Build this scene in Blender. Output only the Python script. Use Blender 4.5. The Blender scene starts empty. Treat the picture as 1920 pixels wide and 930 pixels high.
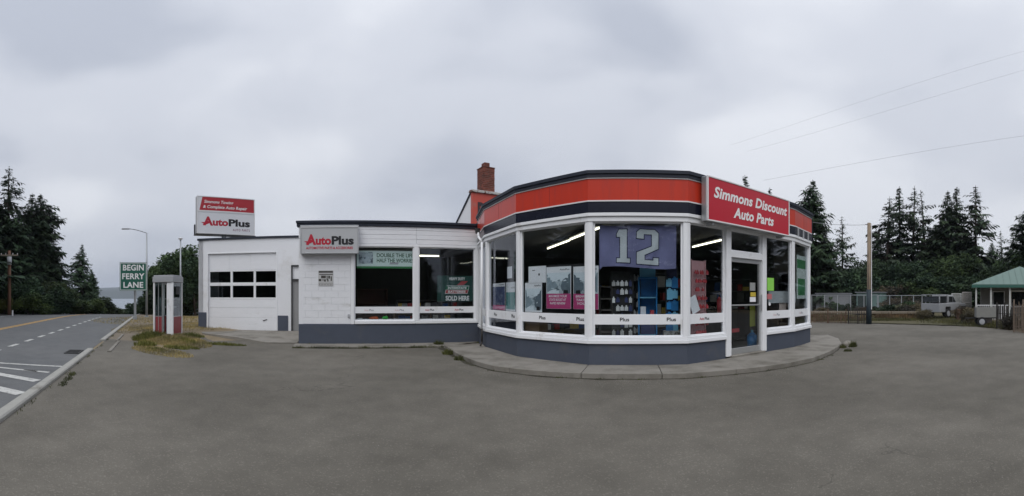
import bpy, bmesh, math, random
from mathutils import Vector, Matrix
PI = math.pi
rnd = random.Random(7)
scn = bpy.context.scene
C = scn.collection

# ------------------------------------------------------------------ camera (phone panorama: cylindrical lens)
F, YH, CAMH = 800.0, 556.0, 1.5          # pixels per radian, horizon row, eye height
cam = bpy.data.cameras.new('camera')
cam.type = 'PANO'
cc = cam.cycles if hasattr(cam, 'cycles') and hasattr(cam.cycles, 'panorama_type') else cam
for c_ in (cam, getattr(cam, 'cycles', None)):
    if c_ is None or not hasattr(c_, 'panorama_type'): continue
    try:
        c_.panorama_type = 'CENTRAL_CYLINDRICAL'
        c_.central_cylindrical_range_u_min = -960 / F
        c_.central_cylindrical_range_u_max = 960 / F
        c_.central_cylindrical_range_v_min = -(930 - YH) / F
        c_.central_cylindrical_range_v_max = YH / F
        c_.central_cylindrical_radius = 1.0
    except Exception as ex:
        print('cam', ex)
cam.clip_start = 0.05; cam.clip_end = 12000
camo = bpy.data.objects.new('camera', cam); C.objects.link(camo)
camo.location = (0, 0, CAMH); camo.rotation_euler = (PI / 2, 0, 0)
scn.camera = camo

# ------------------------------------------------------------------ world: overcast sky
SUN_EL, SUN_AZ = math.radians(52), math.radians(200)      # behind the camera, slightly left
W = bpy.data.worlds.new('World'); scn.world = W; W.use_nodes = True
nt = W.node_tree; nt.nodes.clear()
def N(nt, typ, **kw):
    n = nt.nodes.new(typ)
    for k, v in kw.items():
        if k.startswith('i_'):
            n.inputs[int(k[2:]) if k[2:].isdigit() else k[2:]].default_value = v
        else: setattr(n, k, v)
    return n
def wire(nt, a, b): nt.links.new(a, b)
out = N(nt, 'ShaderNodeOutputWorld')
sky = N(nt, 'ShaderNodeTexSky', sky_type='NISHITA', sun_disc=False, sun_elevation=SUN_EL, sun_rotation=SUN_AZ)
bg1 = N(nt, 'ShaderNodeBackground', i_1=0.08); wire(nt, sky.outputs[0], bg1.inputs[0])
tc = N(nt, 'ShaderNodeTexCoord')
sep = N(nt, 'ShaderNodeSeparateXYZ'); wire(nt, tc.outputs['Generated'], sep.inputs[0])
def M_(nt, op, a, b=None, clamp=False):
    m = nt.nodes.new('ShaderNodeMath'); m.operation = op; m.use_clamp = clamp
    for i, v in enumerate((a, b)):
        if v is None: continue
        if isinstance(v, (int, float)): m.inputs[i].default_value = v
        else: nt.links.new(v, m.inputs[i])
    return m.outputs[0]
mp = N(nt, 'ShaderNodeMapping'); mp.inputs['Rotation'].default_value = (0.10, -0.16, 0.3); mp.inputs['Scale'].default_value = (1.0, 1.0, 2.3)
mp.inputs['Location'].default_value = (3.1, 1.7, .4)
wire(nt, tc.outputs['Generated'], mp.inputs[0])
n1 = N(nt, 'ShaderNodeTexNoise', i_Scale=2.0, i_Detail=4.0, i_Roughness=0.45, i_Distortion=0.25); wire(nt, mp.outputs[0], n1.inputs['Vector'])
n2 = N(nt, 'ShaderNodeTexNoise', i_Scale=1.0, i_Detail=2.0); wire(nt, mp.outputs[0], n2.inputs['Vector'])
f0 = M_(nt, 'ADD', M_(nt, 'MULTIPLY', n1.outputs[0], 0.46), M_(nt, 'MULTIPLY', n2.outputs[0], 0.64))
# the cloud sheet is a little thicker to the left (west) of the place
f1 = M_(nt, 'ADD', f0, M_(nt, 'MULTIPLY', sep.outputs[0], 0.075))
rmp = N(nt, 'ShaderNodeValToRGB'); wire(nt, f1, rmp.inputs[0])
r = rmp.color_ramp; r.interpolation = 'EASE'
r.elements[0].position = 0.42; r.elements[0].color = (0.46, 0.495, 0.575, 1)
r.elements[1].position = 0.68; r.elements[1].color = (0.75, 0.775, 0.83, 1)
e = r.elements.new(0.545); e.color = (0.605, 0.635, 0.705, 1)
bg2 = N(nt, 'ShaderNodeBackground'); wire(nt, rmp.outputs[0], bg2.inputs[0])
zs = M_(nt, 'ADD', 0.80, M_(nt, 'MULTIPLY', M_(nt, 'MAXIMUM', sep.outputs[2], 0.0), 0.42))
wire(nt, zs, bg2.inputs[1])
mx = N(nt, 'ShaderNodeMixShader', i_0=0.95); wire(nt, bg1.outputs[0], mx.inputs[1]); wire(nt, bg2.outputs[0], mx.inputs[2])
wire(nt, mx.outputs[0], out.inputs[0])

sl = bpy.data.lights.new('sun', 'SUN'); sl.energy = 1.5; sl.angle = math.radians(50); sl.color = (1.0, 0.985, 0.96)
so = bpy.data.objects.new('sun', sl); C.objects.link(so)
sd = Vector((math.sin(SUN_AZ) * math.cos(SUN_EL), math.cos(SUN_AZ) * math.cos(SUN_EL), math.sin(SUN_EL)))
so.rotation_euler = sd.to_track_quat('Z', 'Y').to_euler(); so.location = (0, -5, 30)

scn.view_settings.view_transform = 'Standard'; scn.view_settings.look = 'None'
scn.view_settings.exposure = 0.22; scn.view_settings.gamma = 1.0; scn.view_settings.use_curve_mapping = False
scn.render.engine = 'CYCLES'
cy_ = scn.cycles
cy_.max_bounces = 7; cy_.diffuse_bounces = 3; cy_.glossy_bounces = 3; cy_.transparent_max_bounces = 12; cy_.transmission_bounces = 4
cy_.use_denoising = True; cy_.volume_bounces = 0

# ------------------------------------------------------------------ materials
MATS = {}
def mat(name, col, rough=0.7, var=0.15, scale=4.0, bump=0.0, bscale=None, metal=0.0, col2=None, c2scale=1.5, c2pos=(0.5, 0.62), spec=None, stretch=None, emit=None, objrand=0.0, detail=6.0):
    """principled surface: base colour broken by noise, an optional second (stain) colour, fine relief"""
    if name in MATS: return MATS[name]
    m = bpy.data.materials.new(name); m.use_nodes = True; t = m.node_tree; t.nodes.clear()
    o = N(t, 'ShaderNodeOutputMaterial'); b = N(t, 'ShaderNodeBsdfPrincipled'); wire(t, b.outputs[0], o.inputs[0])
    g = N(t, 'ShaderNodeNewGeometry'); v = g.outputs['Position']
    if stretch:
        mpn = N(t, 'ShaderNodeMapping'); mpn.inputs['Scale'].default_value = stretch; wire(t, v, mpn.inputs[0]); v = mpn.outputs[0]
    n = N(t, 'ShaderNodeTexNoise', i_Scale=scale, i_Detail=detail, i_Roughness=0.6); wire(t, v, n.inputs['Vector'])
    hsv = N(t, 'ShaderNodeHueSaturation'); hsv.inputs['Color'].default_value = (*col, 1)
    val = M_(t, 'ADD', 1.0 - var * 1.0, M_(t, 'MULTIPLY', n.outputs[0], var * 2))
    if objrand:
        oi = N(t, 'ShaderNodeObjectInfo'); val = M_(t, 'MULTIPLY', val, M_(t, 'ADD', 1 - objrand, M_(t, 'MULTIPLY', oi.outputs['Random'], objrand * 2)))
    wire(t, val, hsv.inputs['Value'])
    cout = hsv.outputs[0]
    if col2:
        n3 = N(t, 'ShaderNodeTexNoise', i_Scale=c2scale, i_Detail=8.0, i_Roughness=0.65); wire(t, v, n3.inputs['Vector'])
        rr = N(t, 'ShaderNodeValToRGB'); wire(t, n3.outputs[0], rr.inputs[0])
        rr.color_ramp.elements[0].position = c2pos[0]; rr.color_ramp.elements[0].color = (0, 0, 0, 1)
        rr.color_ramp.elements[1].position = c2pos[1]; rr.color_ramp.elements[1].color = (1, 1, 1, 1)
        mxx = N(t, 'ShaderNodeMix', data_type='RGBA'); wire(t, rr.outputs[0], mxx.inputs[0]); wire(t, cout, mxx.inputs[6])
        mxx.inputs[7].default_value = (*col2, 1); cout = mxx.outputs[2]
    wire(t, cout, b.inputs['Base Color'])
    b.inputs['Roughness'].default_value = rough; b.inputs['Metallic'].default_value = metal
    if spec is not None: b.inputs['Specular IOR Level'].default_value = spec
    if bump:
        n4 = N(t, 'ShaderNodeTexNoise', i_Scale=bscale or scale * 6, i_Detail=5.0); wire(t, v, n4.inputs['Vector'])
        bp = N(t, 'ShaderNodeBump', i_Strength=bump, i_Distance=0.02); wire(t, n4.outputs[0], bp.inputs['Height']); wire(t, bp.outputs[0], b.inputs['Normal'])
    if emit:
        b.inputs['Emission Color'].default_value = (*emit[0], 1); b.inputs['Emission Strength'].default_value = emit[1]
    MATS[name] = m; return m

white_block = mat('painted_white_block', (.78, .79, .82), .75, .06, 3, .25, 60, col2=(.50, .49, .47), c2scale=1.1, c2pos=(.60, .78), stretch=(1, 1, 3))
white_paint = mat('white_timber_paint', (.80, .81, .835), .5, .05, 5, .08, 40, col2=(.50, .48, .45), c2scale=2.6, c2pos=(.60, .78), stretch=(1, 1, .6))
white_stucco = mat('white_stucco', (.77, .78, .81), .85, .05, 1.5, .2, 50, col2=(.57, .56, .54), c2scale=.8, c2pos=(.55, .8))
blue_base = mat('slate_blue_plinth_paint', (.062, .074, .104), .65, .14, 4, .25, 45, col2=(.085, .09, .105), c2scale=1.6, c2pos=(.56, .72))
red_panel = mat('orange_red_fascia', (.54, .042, .020), .30, .10, 2, 0, spec=.35, col2=(.40, .045, .035), c2scale=1.6, c2pos=(.5, .75), stretch=(3, 3, .5))
black_panel = mat('navy_black_fascia', (.010, .012, .024), .25, .2, 2, 0, spec=.45)
coping_m = mat('dark_roof_coping', (.026, .031, .046), .6, .25, 6, .1, spec=.3)
roof_m = mat('roofing_felt', (.08, .08, .08), .95, .2, 3, .3)
trim_m = mat('pale_trim', (.74, .74, .75), .4, .05, 5)
alum = mat('brushed_aluminium', (.55, .56, .57), .38, .08, 8, metal=.75)
alum_d = mat('dull_sign_cabinet', (.42, .43, .45), .55, .1, 6, metal=.2)
sign_red = mat('sign_face_red', (.50, .022, .040), .3, .05, 3, spec=.4)
sign_red_d = mat('logo_red', (.46, .012, .035), .45, .05, 3)
sign_white = mat('sign_face_white', (.74, .75, .78), .35, .04, 3, spec=.4)
sign_grey = mat('sign_face_weathered', (.46, .47, .485), .45, .06, 3)
letter_white = mat('letter_white', (.82, .82, .82), .5, .03, 3)
letter_black = mat('letter_black', (.012, .012, .015), .5, .1, 3)
letter_dim = mat('letter_faded_red', (.50, .10, .12), .6, .1, 3)
green_sign = mat('green_road_sign', (.010, .105, .070), .45, .08, 3)
glass_dark_frame = mat('dark_frame', (.03, .03, .033), .5, .1, 4)
concrete = mat('concrete_walk', (.225, .21, .185), .9, .20, 5, .4, 70, col2=(.12, .11, .09), c2scale=1.3, c2pos=(.46, .68))
kerb_m = mat('kerb_concrete', (.33, .325, .30), .9, .14, 6, .4, 60, col2=(.20, .19, .165), c2scale=2.2, c2pos=(.55, .72))
brick_m = mat('red_brick', (.20, .062, .042), .85, .25, 12, .4, 80, objrand=.35, col2=(.06, .04, .035), c2scale=3, c2pos=(.52, .70))
mortar_m = mat('mortar', (.34, .29, .26), .95, .15, 10, .3)
wood_pole = mat('weathered_pole', (.27, .21, .15), .9, .25, 3, .5, 30, stretch=(6, 6, .6), col2=(.13, .10, .08), c2scale=3, c2pos=(.5, .6))
pole_brown = mat('brown_pole', (.19, .10, .065), .9, .25, 3, .5, 30, stretch=(6, 6, .6))
pole_base = mat('dark_pole_wrap', (.018, .032, .042), .7, .2, 5, .2)
galv = mat('galvanised_steel', (.36, .38, .40), .5, .12, 9, metal=.4)
tin_dark = mat('dark_iron', (.035, .03, .028), .8, .3, 9)
rust_m = mat('rusty_wood', (.115, .07, .048), .9, .3, 6, .4)
bark = mat('bark', (.055, .042, .034), .95, .3, 3, .6, 20, stretch=(3, 3, .8))
steel_d = mat('cast_iron', (.03, .03, .03), .7, .3, 12, .3)
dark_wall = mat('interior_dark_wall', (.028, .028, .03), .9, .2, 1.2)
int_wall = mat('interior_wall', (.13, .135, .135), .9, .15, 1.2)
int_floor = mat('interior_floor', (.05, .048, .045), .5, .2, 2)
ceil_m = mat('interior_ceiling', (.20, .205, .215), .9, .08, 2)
tube_m = mat('lit_tube', (.9, .9, .85), .5, 0, 1, emit=((1.0, .94, .70), 3.5))
rack_m = mat('black_rack', (.02, .02, .022), .6, .2, 5)
blue_m = mat('blue_packaging', (.02, .19, .46), .4, .35, 6, objrand=.3)
lblue_m = mat('pale_blue_card', (.16, .44, .62), .5, .2, 5)
card_m = mat('white_card', (.80, .81, .83), .6, .05, 5)
magenta = mat('magenta_print', (.50, .06, .20), .5, .05, 4)
redpack = mat('red_packaging', (.42, .05, .06), .5, .3, 6, objrand=.3)
tealp = mat('teal_print', (.05, .24, .22), .5, .2, 4)
greenp = mat('green_print', (.04, .22, .07), .5, .1, 4)
lime = mat('lime_card', (.28, .68, .10), .6, .05, 4)
pink_m = mat('pink_pegboard', (.48, .27, .28), .7, .15, 5)
beige_m = mat('beige_case', (.34, .30, .25), .7, .1, 5)
purple = mat('violet_cloth', (.165, .17, .31), .85, .18, 2.5, .25, 8, detail=3)
cloth_num = mat('pale_number_cloth', (.50, .54, .56), .85, .15, 3)
navy = mat('navy_outline', (.02, .022, .06), .8, .1, 3)
orange_m = mat('orange_goods', (.75, .14, .03), .5, .1, 4)
lgreen_m = mat('green_goods', (.03, .6, .06), .5, .1, 4)
vehicle_white = mat('white_vehicle_paint', (.30, .31, .325), .35, .08, 3, col2=(.33, .32, .30), c2scale=1.5, c2pos=(.55, .7))
tyre = mat('tyre_rubber', (.015, .015, .016), .85, .2, 8)
green_roof = mat('green_metal_roof', (.095, .16, .135), .45, .08, 2)
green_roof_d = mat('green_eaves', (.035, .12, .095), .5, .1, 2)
cottage_wall = mat('cottage_wall', (.20, .19, .175), .85, .15, 3, .2)
shed_m = mat('pale_shed_sheet', (.20, .21, .225), .6, .15, 3, stretch=(1, 1, .3))
teal_box = mat('teal_box_paint', (.14, .22, .205), .6, .15, 3)
poster_grey = mat('photo_print', (.46, .54, .58), .5, .45, 7, col2=(.09, .12, .14), c2scale=6, c2pos=(.48, .60))
poster_dark = mat('dark_photo_print', (.05, .07, .16), .5, .5, 7, col2=(.2, .24, .33), c2scale=9, c2pos=(.5, .62))
notice_m = mat('newsprint', (.45, .43, .40), .8, .3, 20, col2=(.12, .10, .09), c2scale=22, c2pos=(.48, .56))
line_white = mat('road_paint_white', (.50, .50, .48), .8, .08, 5, .1, 50, col2=(.26, .26, .25), c2scale=9, c2pos=(.50, .66))
line_yellow = mat('road_paint_yellow', (.58, .34, .09), .8, .08, 5, .1, 50, col2=(.24, .2, .14), c2scale=7, c2pos=(.55, .75))
water_m = mat('water', (.20, .235, .27), .45, .05, .02, 0)
hill_m = mat('wooded_hill', (.045, .06, .055), .95, .3, .01, 0)
tan_wood = mat('weathered_board', (.20, .17, .13), .9, .2, 4, .3)

def leafmat(name, col, objr=.25):
    m = bpy.data.materials.new(name); m.use_nodes = True; t = m.node_tree; t.nodes.clear()
    o = N(t, 'ShaderNodeOutputMaterial'); b = N(t, 'ShaderNodeBsdfPrincipled')
    g = N(t, 'ShaderNodeNewGeometry'); n = N(t, 'ShaderNodeTexNoise', i_Scale=.9, i_Detail=3.0); wire(t, g.outputs['Position'], n.inputs['Vector'])
    rr = N(t, 'ShaderNodeValToRGB'); wire(t, n.outputs[0], rr.inputs[0])
    rr.color_ramp.elements[0].position = .35; rr.color_ramp.elements[0].color = (col[0] * .55, col[1] * .6, col[2] * .7, 1)
    rr.color_ramp.elements[1].position = .68; rr.color_ramp.elements[1].color = (col[0] * 1.5, col[1] * 1.4, col[2] * 1.1, 1)
    hs = N(t, 'ShaderNodeHueSaturation'); wire(t, rr.outputs[0], hs.inputs['Color'])
    oi = N(t, 'ShaderNodeObjectInfo'); wire(t, M_(t, 'ADD', 1 - objr, M_(t, 'MULTIPLY', oi.outputs['Random'], 2 * objr)), hs.inputs['Value'])
    wire(t, M_(t, 'ADD', .485, M_(t, 'MULTIPLY', oi.outputs['Random'], .03)), hs.inputs['Hue'])
    wire(t, hs.outputs[0], b.inputs['Base Color']); b.inputs['Roughness'].default_value = .75; b.inputs['Specular IOR Level'].default_value = .2
    wire(t, b.outputs[0], o.inputs[0]); return m
fir_m = leafmat('fir_needles', (.036, .062, .036))
fir_m2 = leafmat('fir_needles_grey', (.040, .060, .040))
leaf_m = leafmat('broad_leaves', (.044, .070, .031))
leaf_l = leafmat('light_leaves', (.060, .085, .030))
leaf_y = leafmat('yellow_green_leaves', (.11, .12, .035))
brush_m = leafmat('dry_brush', (.07, .06, .045))
grass_g = leafmat('green_grass', (.15, .165, .05))
grass_d = leafmat('dry_grass', (.27, .22, .11))
weed_m = leafmat('weeds', (.075, .085, .035))

def glassmat(name, refl, tint=(1, 1, 1)):
    m = bpy.data.materials.new(name); m.use_nodes = True; t = m.node_tree; t.nodes.clear()
    o = N(t, 'ShaderNodeOutputMaterial'); tr = N(t, 'ShaderNodeBsdfTransparent'); tr.inputs[0].default_value = (*tint, 1)
    gl = N(t, 'ShaderNodeBsdfGlossy'); gl.inputs['Roughness'].default_value = .015; gl.inputs[0].default_value = (.9, .93, 1, 1)
    n = N(t, 'ShaderNodeTexNoise', i_Scale=.9, i_Detail=1.0); g = N(t, 'ShaderNodeNewGeometry'); wire(t, g.outputs['Position'], n.inputs['Vector'])
    bp = N(t, 'ShaderNodeBump', i_Strength=.06, i_Distance=.05); wire(t, n.outputs[0], bp.inputs['Height']); wire(t, bp.outputs[0], gl.inputs['Normal'])
    fr = N(t, 'ShaderNodeFresnel'); wire(t, M_(t, 'SUBTRACT', 1.5, M_(t, 'MULTIPLY', g.outputs['Backfacing'], 1.5 - 1 / 1.5)), fr.inputs['IOR'])
    fac = M_(t, 'MULTIPLY', fr.outputs[0], refl, True)
    mx = N(t, 'ShaderNodeMixShader'); wire(t, fac, mx.inputs[0]); wire(t, tr.outputs[0], mx.inputs[1]); wire(t, gl.outputs[0], mx.inputs[2])
    wire(t, mx.outputs[0], o.inputs[0]); return m
glass = glassmat('shop_glass', .95, (.92, .94, .95))
glass_far = glassmat('grubby_glass', 1.2, (.75, .78, .78))

def asphalt(name, base, patch, crack=0.5, grain=.5, tint2=None):
    m = bpy.data.materials.new(name); m.use_nodes = True; t = m.node_tree; t.nodes.clear()
    o = N(t, 'ShaderNodeOutputMaterial'); b = N(t, 'ShaderNodeBsdfPrincipled'); wire(t, b.outputs[0], o.inputs[0])
    g = N(t, 'ShaderNodeNewGeometry'); P = g.outputs['Position']
    big = N(t, 'ShaderNodeTexNoise', i_Scale=.28, i_Detail=5.0, i_Roughness=.55); wire(t, P, big.inputs['Vector'])
    mid = N(t, 'ShaderNodeTexNoise', i_Scale=2.2, i_Detail=6.0, i_Roughness=.65); wire(t, P, mid.inputs['Vector'])
    fine = N(t, 'ShaderNodeTexNoise', i_Scale=90.0, i_Detail=3.0, i_Roughness=.7); wire(t, P, fine.inputs['Vector'])
    vor = N(t, 'ShaderNodeTexVoronoi', i_Scale=70.0); wire(t, P, vor.inputs['Vector'])
    rr = N(t, 'ShaderNodeValToRGB'); wire(t, big.outputs[0], rr.inputs[0])
    rr.color_ramp.elements[0].position = .38; rr.color_ramp.elements[0].color = (*base, 1)
    rr.color_ramp.elements[1].position = .66; rr.color_ramp.elements[1].color = (*patch, 1)
    v = M_(t, 'ADD', .70, M_(t, 'MULTIPLY', mid.outputs[0], .60))
    v = M_(t, 'MULTIPLY', v, M_(t, 'ADD', 1 - grain * .55, M_(t, 'MULTIPLY', fine.outputs[0], grain * 1.1)))
    spk = N(t, 'ShaderNodeSeparateColor'); wire(t, vor.outputs['Color'], spk.inputs[0])
    v = M_(t, 'ADD', v, M_(t, 'MULTIPLY', M_(t, 'GREATER_THAN', spk.outputs[0], .90), grain * .45))
    # cracks: edges of a warped cell pattern, broken up by noise
    wp = N(t, 'ShaderNodeTexNoise', i_Scale=1.3, i_Detail=4.0); wire(t, P, wp.inputs['Vector'])
    add = N(t, 'ShaderNodeVectorMath', operation='MULTIPLY_ADD'); wire(t, wp.outputs['Color'], add.inputs[0]); add.inputs[1].default_value = (1.3, 1.3, 0); wire(t, P, add.inputs[2])
    vc = N(t, 'ShaderNodeTexVoronoi', feature='DISTANCE_TO_EDGE', i_Scale=.22); wire(t, add.outputs[0], vc.inputs['Vector'])
    ck = M_(t, 'LESS_THAN', vc.outputs[0], .0016)
    gate = N(t, 'ShaderNodeTexNoise', i_Scale=.35, i_Detail=2.0); wire(t, P, gate.inputs['Vector'])
    ck = M_(t, 'MULTIPLY', ck, M_(t, 'GREATER_THAN', gate.outputs[0], .53))
    v = M_(t, 'MULTIPLY', v, M_(t, 'SUBTRACT', 1.0, M_(t, 'MULTIPLY', ck, crack)))
    # oil spots
    oil = N(t, 'ShaderNodeTexNoise', i_Scale=1.1, i_Detail=3.0); wire(t, P, oil.inputs['Vector'])
    om = N(t, 'ShaderNodeMapRange'); wire(t, oil.outputs[0], om.inputs[0]); om.inputs[1].default_value = .66; om.inputs[2].default_value = .76
    om.inputs[3].default_value = 1; om.inputs[4].default_value = .78
    v = M_(t, 'MULTIPLY', v, om.outputs[0])
    hs = N(t, 'ShaderNodeHueSaturation'); wire(t, rr.outputs[0], hs.inputs['Color']); wire(t, v, hs.inputs['Value'])
    wire(t, hs.outputs[0], b.inputs['Base Color']); b.inputs['Roughness'].default_value = .88; b.inputs['Specular IOR Level'].default_value = .3
    hh = M_(t, 'ADD', M_(t, 'MULTIPLY', fine.outputs[0], .6), M_(t, 'MULTIPLY', vor.outputs['Distance'], .6))
    hh = M_(t, 'SUBTRACT', hh, M_(t, 'MULTIPLY', ck, 1.5))
    bp = N(t, 'ShaderNodeBump', i_Strength=.45, i_Distance=.01); wire(t, hh, bp.inputs['Height']); wire(t, bp.outputs[0], b.inputs['Normal'])
    return m
asph_lot = asphalt('lot_asphalt', (.100, .092, .077), (.143, .132, .112), .22, .62)
asph_road = asphalt('road_asphalt', (.118, .122, .126), (.135, .138, .140), .2, .35)
dirt_m = asphalt('dirt_and_dry_turf', (.17, .135, .092), (.25, .20, .12), 0, .8)
dust_m = asphalt('dusty_asphalt', (.150, .127, .098), (.20, .165, .122), 0, .7)
lawn_m = asphalt('mown_turf', (.070, .066, .034), (.10, .085, .048), 0, .6)
shoulder_m = asphalt('gravel_shoulder', (.17, .165, .15), (.20, .19, .17), 0, .6)

# ------------------------------------------------------------------ helpers
def tag(o, label=None, cat=None, group=None, kind=None):
    if label: o['label'] = label
    if cat: o['category'] = cat
    if group: o['group'] = group
    if kind: o['kind'] = kind
    return o
def thing(name, label, cat, loc=(0, 0, 0), rotz=0, group=None):
    o = bpy.data.objects.new(name, None); C.objects.link(o); o.location = loc; o.rotation_euler = (0, 0, rotz)
    o.empty_display_size = .2
    return tag(o, label, cat, group)
def rootof(o):
    while o.parent: o = o.parent
    return o
class MB:
    def __init__(s): s.v = []; s.f = []; s.m = []; s.cm = 0
    def add(s, vs, fs):
        b = len(s.v); s.v += [tuple(v) for v in vs]
        for f in fs: s.f.append(tuple(b + i for i in f)); s.m.append(s.cm)
    def frame_box(s, o, ex, ey, ez, a, b):
        vs = []
        for z in (a[2], b[2]):
            for y in (a[1], b[1]):
                for x in (a[0], b[0]): vs.append(o + ex * x + ey * y + ez * z)
        s.add(vs, [(0, 2, 3, 1), (4, 5, 7, 6), (0, 1, 5, 4), (2, 6, 7, 3), (0, 4, 6, 2), (1, 3, 7, 5)])
    def box(s, a, b, o=Vector((0, 0, 0)), rz=0.0):
        ex = Vector((math.cos(rz), math.sin(rz), 0)); ey = Vector((-math.sin(rz), math.cos(rz), 0))
        s.frame_box(Vector(o), ex, ey, Vector((0, 0, 1)), a, b)
    def prism(s, poly, z0, z1, top=True, bottom=True):
        n = len(poly); vs = [(p[0], p[1], z0) for p in poly] + [(p[0], p[1], z1) for p in poly]
        fs = [(i, (i + 1) % n, n + (i + 1) % n, n + i) for i in range(n)]
        if top: fs.append(tuple(range(n, 2 * n)))
        if bottom: fs.append(tuple(reversed(range(n))))
        s.add(vs, fs)
    def tube(s, p, q, r0, r1=None, n=8, caps=True):
        r1 = r0 if r1 is None else r1; p = Vector(p); q = Vector(q); d = (q - p).normalized()
        a = d.orthogonal().normalized(); b = d.cross(a)
        vs = [p + (a * math.cos(2 * PI * i / n) + b * math.sin(2 * PI * i / n)) * r0 for i in range(n)] + [q + (a * math.cos(2 * PI * i / n) + b * math.sin(2 * PI * i / n)) * r1 for i in range(n)]
        fs = [(i, (i + 1) % n, n + (i + 1) % n, n + i) for i in range(n)]
        if caps: fs += [tuple(reversed(range(n))), tuple(range(n, 2 * n))]
        s.add(vs, fs)
    def path(s, pts, r, n=6):
        for a, b in zip(pts[:-1], pts[1:]): s.tube(a, b, r, r, n)
    def build(s, name, mats, parent=None, bev=0.0, smooth=False, local=False, **tg):
        me = bpy.data.meshes.new(name)
        vs = s.v
        if parent is not None and not local:
            R = rootof(parent); inv = (Matrix.Translation(R.location) @ R.rotation_euler.to_matrix().to_4x4()).inverted()
            vs = [inv @ Vector(v) for v in s.v]
        me.from_pydata([tuple(v) for v in vs], [], s.f)
        if not isinstance(mats, (list, tuple)): mats = [mats]
        for m in mats: me.materials.append(m)
        if any(s.m): me.polygons.foreach_set('material_index', s.m)
        bm = bmesh.new(); bm.from_mesh(me)
        bmesh.ops.recalc_face_normals(bm, faces=bm.faces)
        if bev > 0: bmesh.ops.bevel(bm, geom=list(bm.edges), offset=bev, segments=1, affect='EDGES', clamp_overlap=True)
        bm.to_mesh(me); bm.free()
        if smooth: me.polygons.foreach_set('use_smooth', [True] * len(me.polygons))
        me.update()
        o = bpy.data.objects.new(name, me); C.objects.link(o)
        if parent is not None: o.parent = parent
        tag(o, tg.get('label'), tg.get('cat'), tg.get('group'), tg.get('kind'))
        return o
def copy_tree(o, parent=None):
    c = o.copy(); C.objects.link(c); c.parent = parent
    for ch in list(o.children): copy_tree(ch, c)
    return c
def V2(a): return Vector((a[0], a[1]))
def az(px): return (px - 960) / F
def at(px, d): a = az(px); return Vector((d * math.sin(a), d * math.cos(a)))          # plan position at a bearing and distance
def hz(py, d): return CAMH + (YH - py) / F * d
def gp(px, py, z=0.0): return at(px, (CAMH - z) * F / (py - YH))                     # point on the ground

class Wall:
    """vertical plane from A to B (left to right seen from outside); s along, z up, off outwards"""
    def __init__(s, A, B):
        s.A = V2(A); s.B = V2(B); d = s.B - s.A; s.L = d.length; s.e = d / s.L; s.n = Vector((s.e.y, -s.e.x))
        s.E3 = Vector((s.e.x, s.e.y, 0)); s.N3 = Vector((s.n.x, s.n.y, 0)); s.A3 = Vector((s.A.x, s.A.y, 0))
    def hit(s, px, py=YH, off=0.0):
        a = az(px); r = Vector((math.sin(a), math.cos(a))); o = s.A + s.n * off
        t = o.dot(s.n) / r.dot(s.n)
        return (r * t - o).dot(s.e), hz(py, t)
    def s_(s, px, off=0.0): return s.hit(px, YH, off)[0]
    def pt(s, a, z=0, off=0.0): return s.A3 + s.E3 * a + s.N3 * off + Vector((0, 0, z))
    def box(s, mb, s0, s1, z0, z1, o0, o1): mb.frame_box(s.A3, s.E3, s.N3, Vector((0, 0, 1)), (s0, o0, z0), (s1, o1, z1))
    def poly(s, mb, pts, o0, o1):
        n = len(pts); vs = [s.pt(a, z, o0) for a, z in pts] + [s.pt(a, z, o1) for a, z in pts]
        mb.add(vs, [(i, (i + 1) % n, n + (i + 1) % n, n + i) for i in range(n)] + [tuple(range(n, 2 * n)), tuple(reversed(range(n)))])

def text_mb(body, height, bold=0.0, shear=0.0, space=1.0, align='CENTER', width=None, depth=.004):
    """letters as a flat raised mesh; returns verts, faces in text space, scaled to the wanted cap height and width"""
    cu = bpy.data.curves.new('lettering', 'FONT'); cu.body = body; cu.size = 1.0; cu.offset = bold; cu.shear = shear; cu.space_character = space
    cu.align_x = align; cu.fill_mode = 'FRONT'; cu.resolution_u = 3; cu.extrude = 0
    ob = bpy.data.objects.new('lettering', cu); C.objects.link(ob)
    dg = bpy.context.evaluated_depsgraph_get(); dg.update()
    me = bpy.data.meshes.new_from_object(ob.evaluated_get(dg))
    vs = [v.co.copy() for v in me.vertices]; fs = [tuple(p.vertices) for p in me.polygons]
    bpy.data.objects.remove(ob); bpy.data.curves.remove(cu); bpy.data.meshes.remove(me)
    if not vs: return [], []
    k = height / 0.72
    xs = [v.x for v in vs]; w = max(xs) - min(xs)
    kx = (width / w) if width else k
    if width and align == 'CENTER':
        m_ = (max(xs) + min(xs)) / 2
        vs = [Vector((v.x - m_, v.y, v.z)) for v in vs]
    return [(v.x * kx, v.y * k) for v in vs], fs
def letters(wall, body, s, z, h, m, parent, off, bold=0.0, shear=0.0, space=1.0, align='CENTER', width=None, name='lettering'):
    vs, fs = text_mb(body, h, bold, shear, space, align, width)
    mb = MB(); mb.add([wall.pt(s + a, z + b, off) for a, b in vs], fs)
    o = mb.build(name, m, parent); return o

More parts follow.
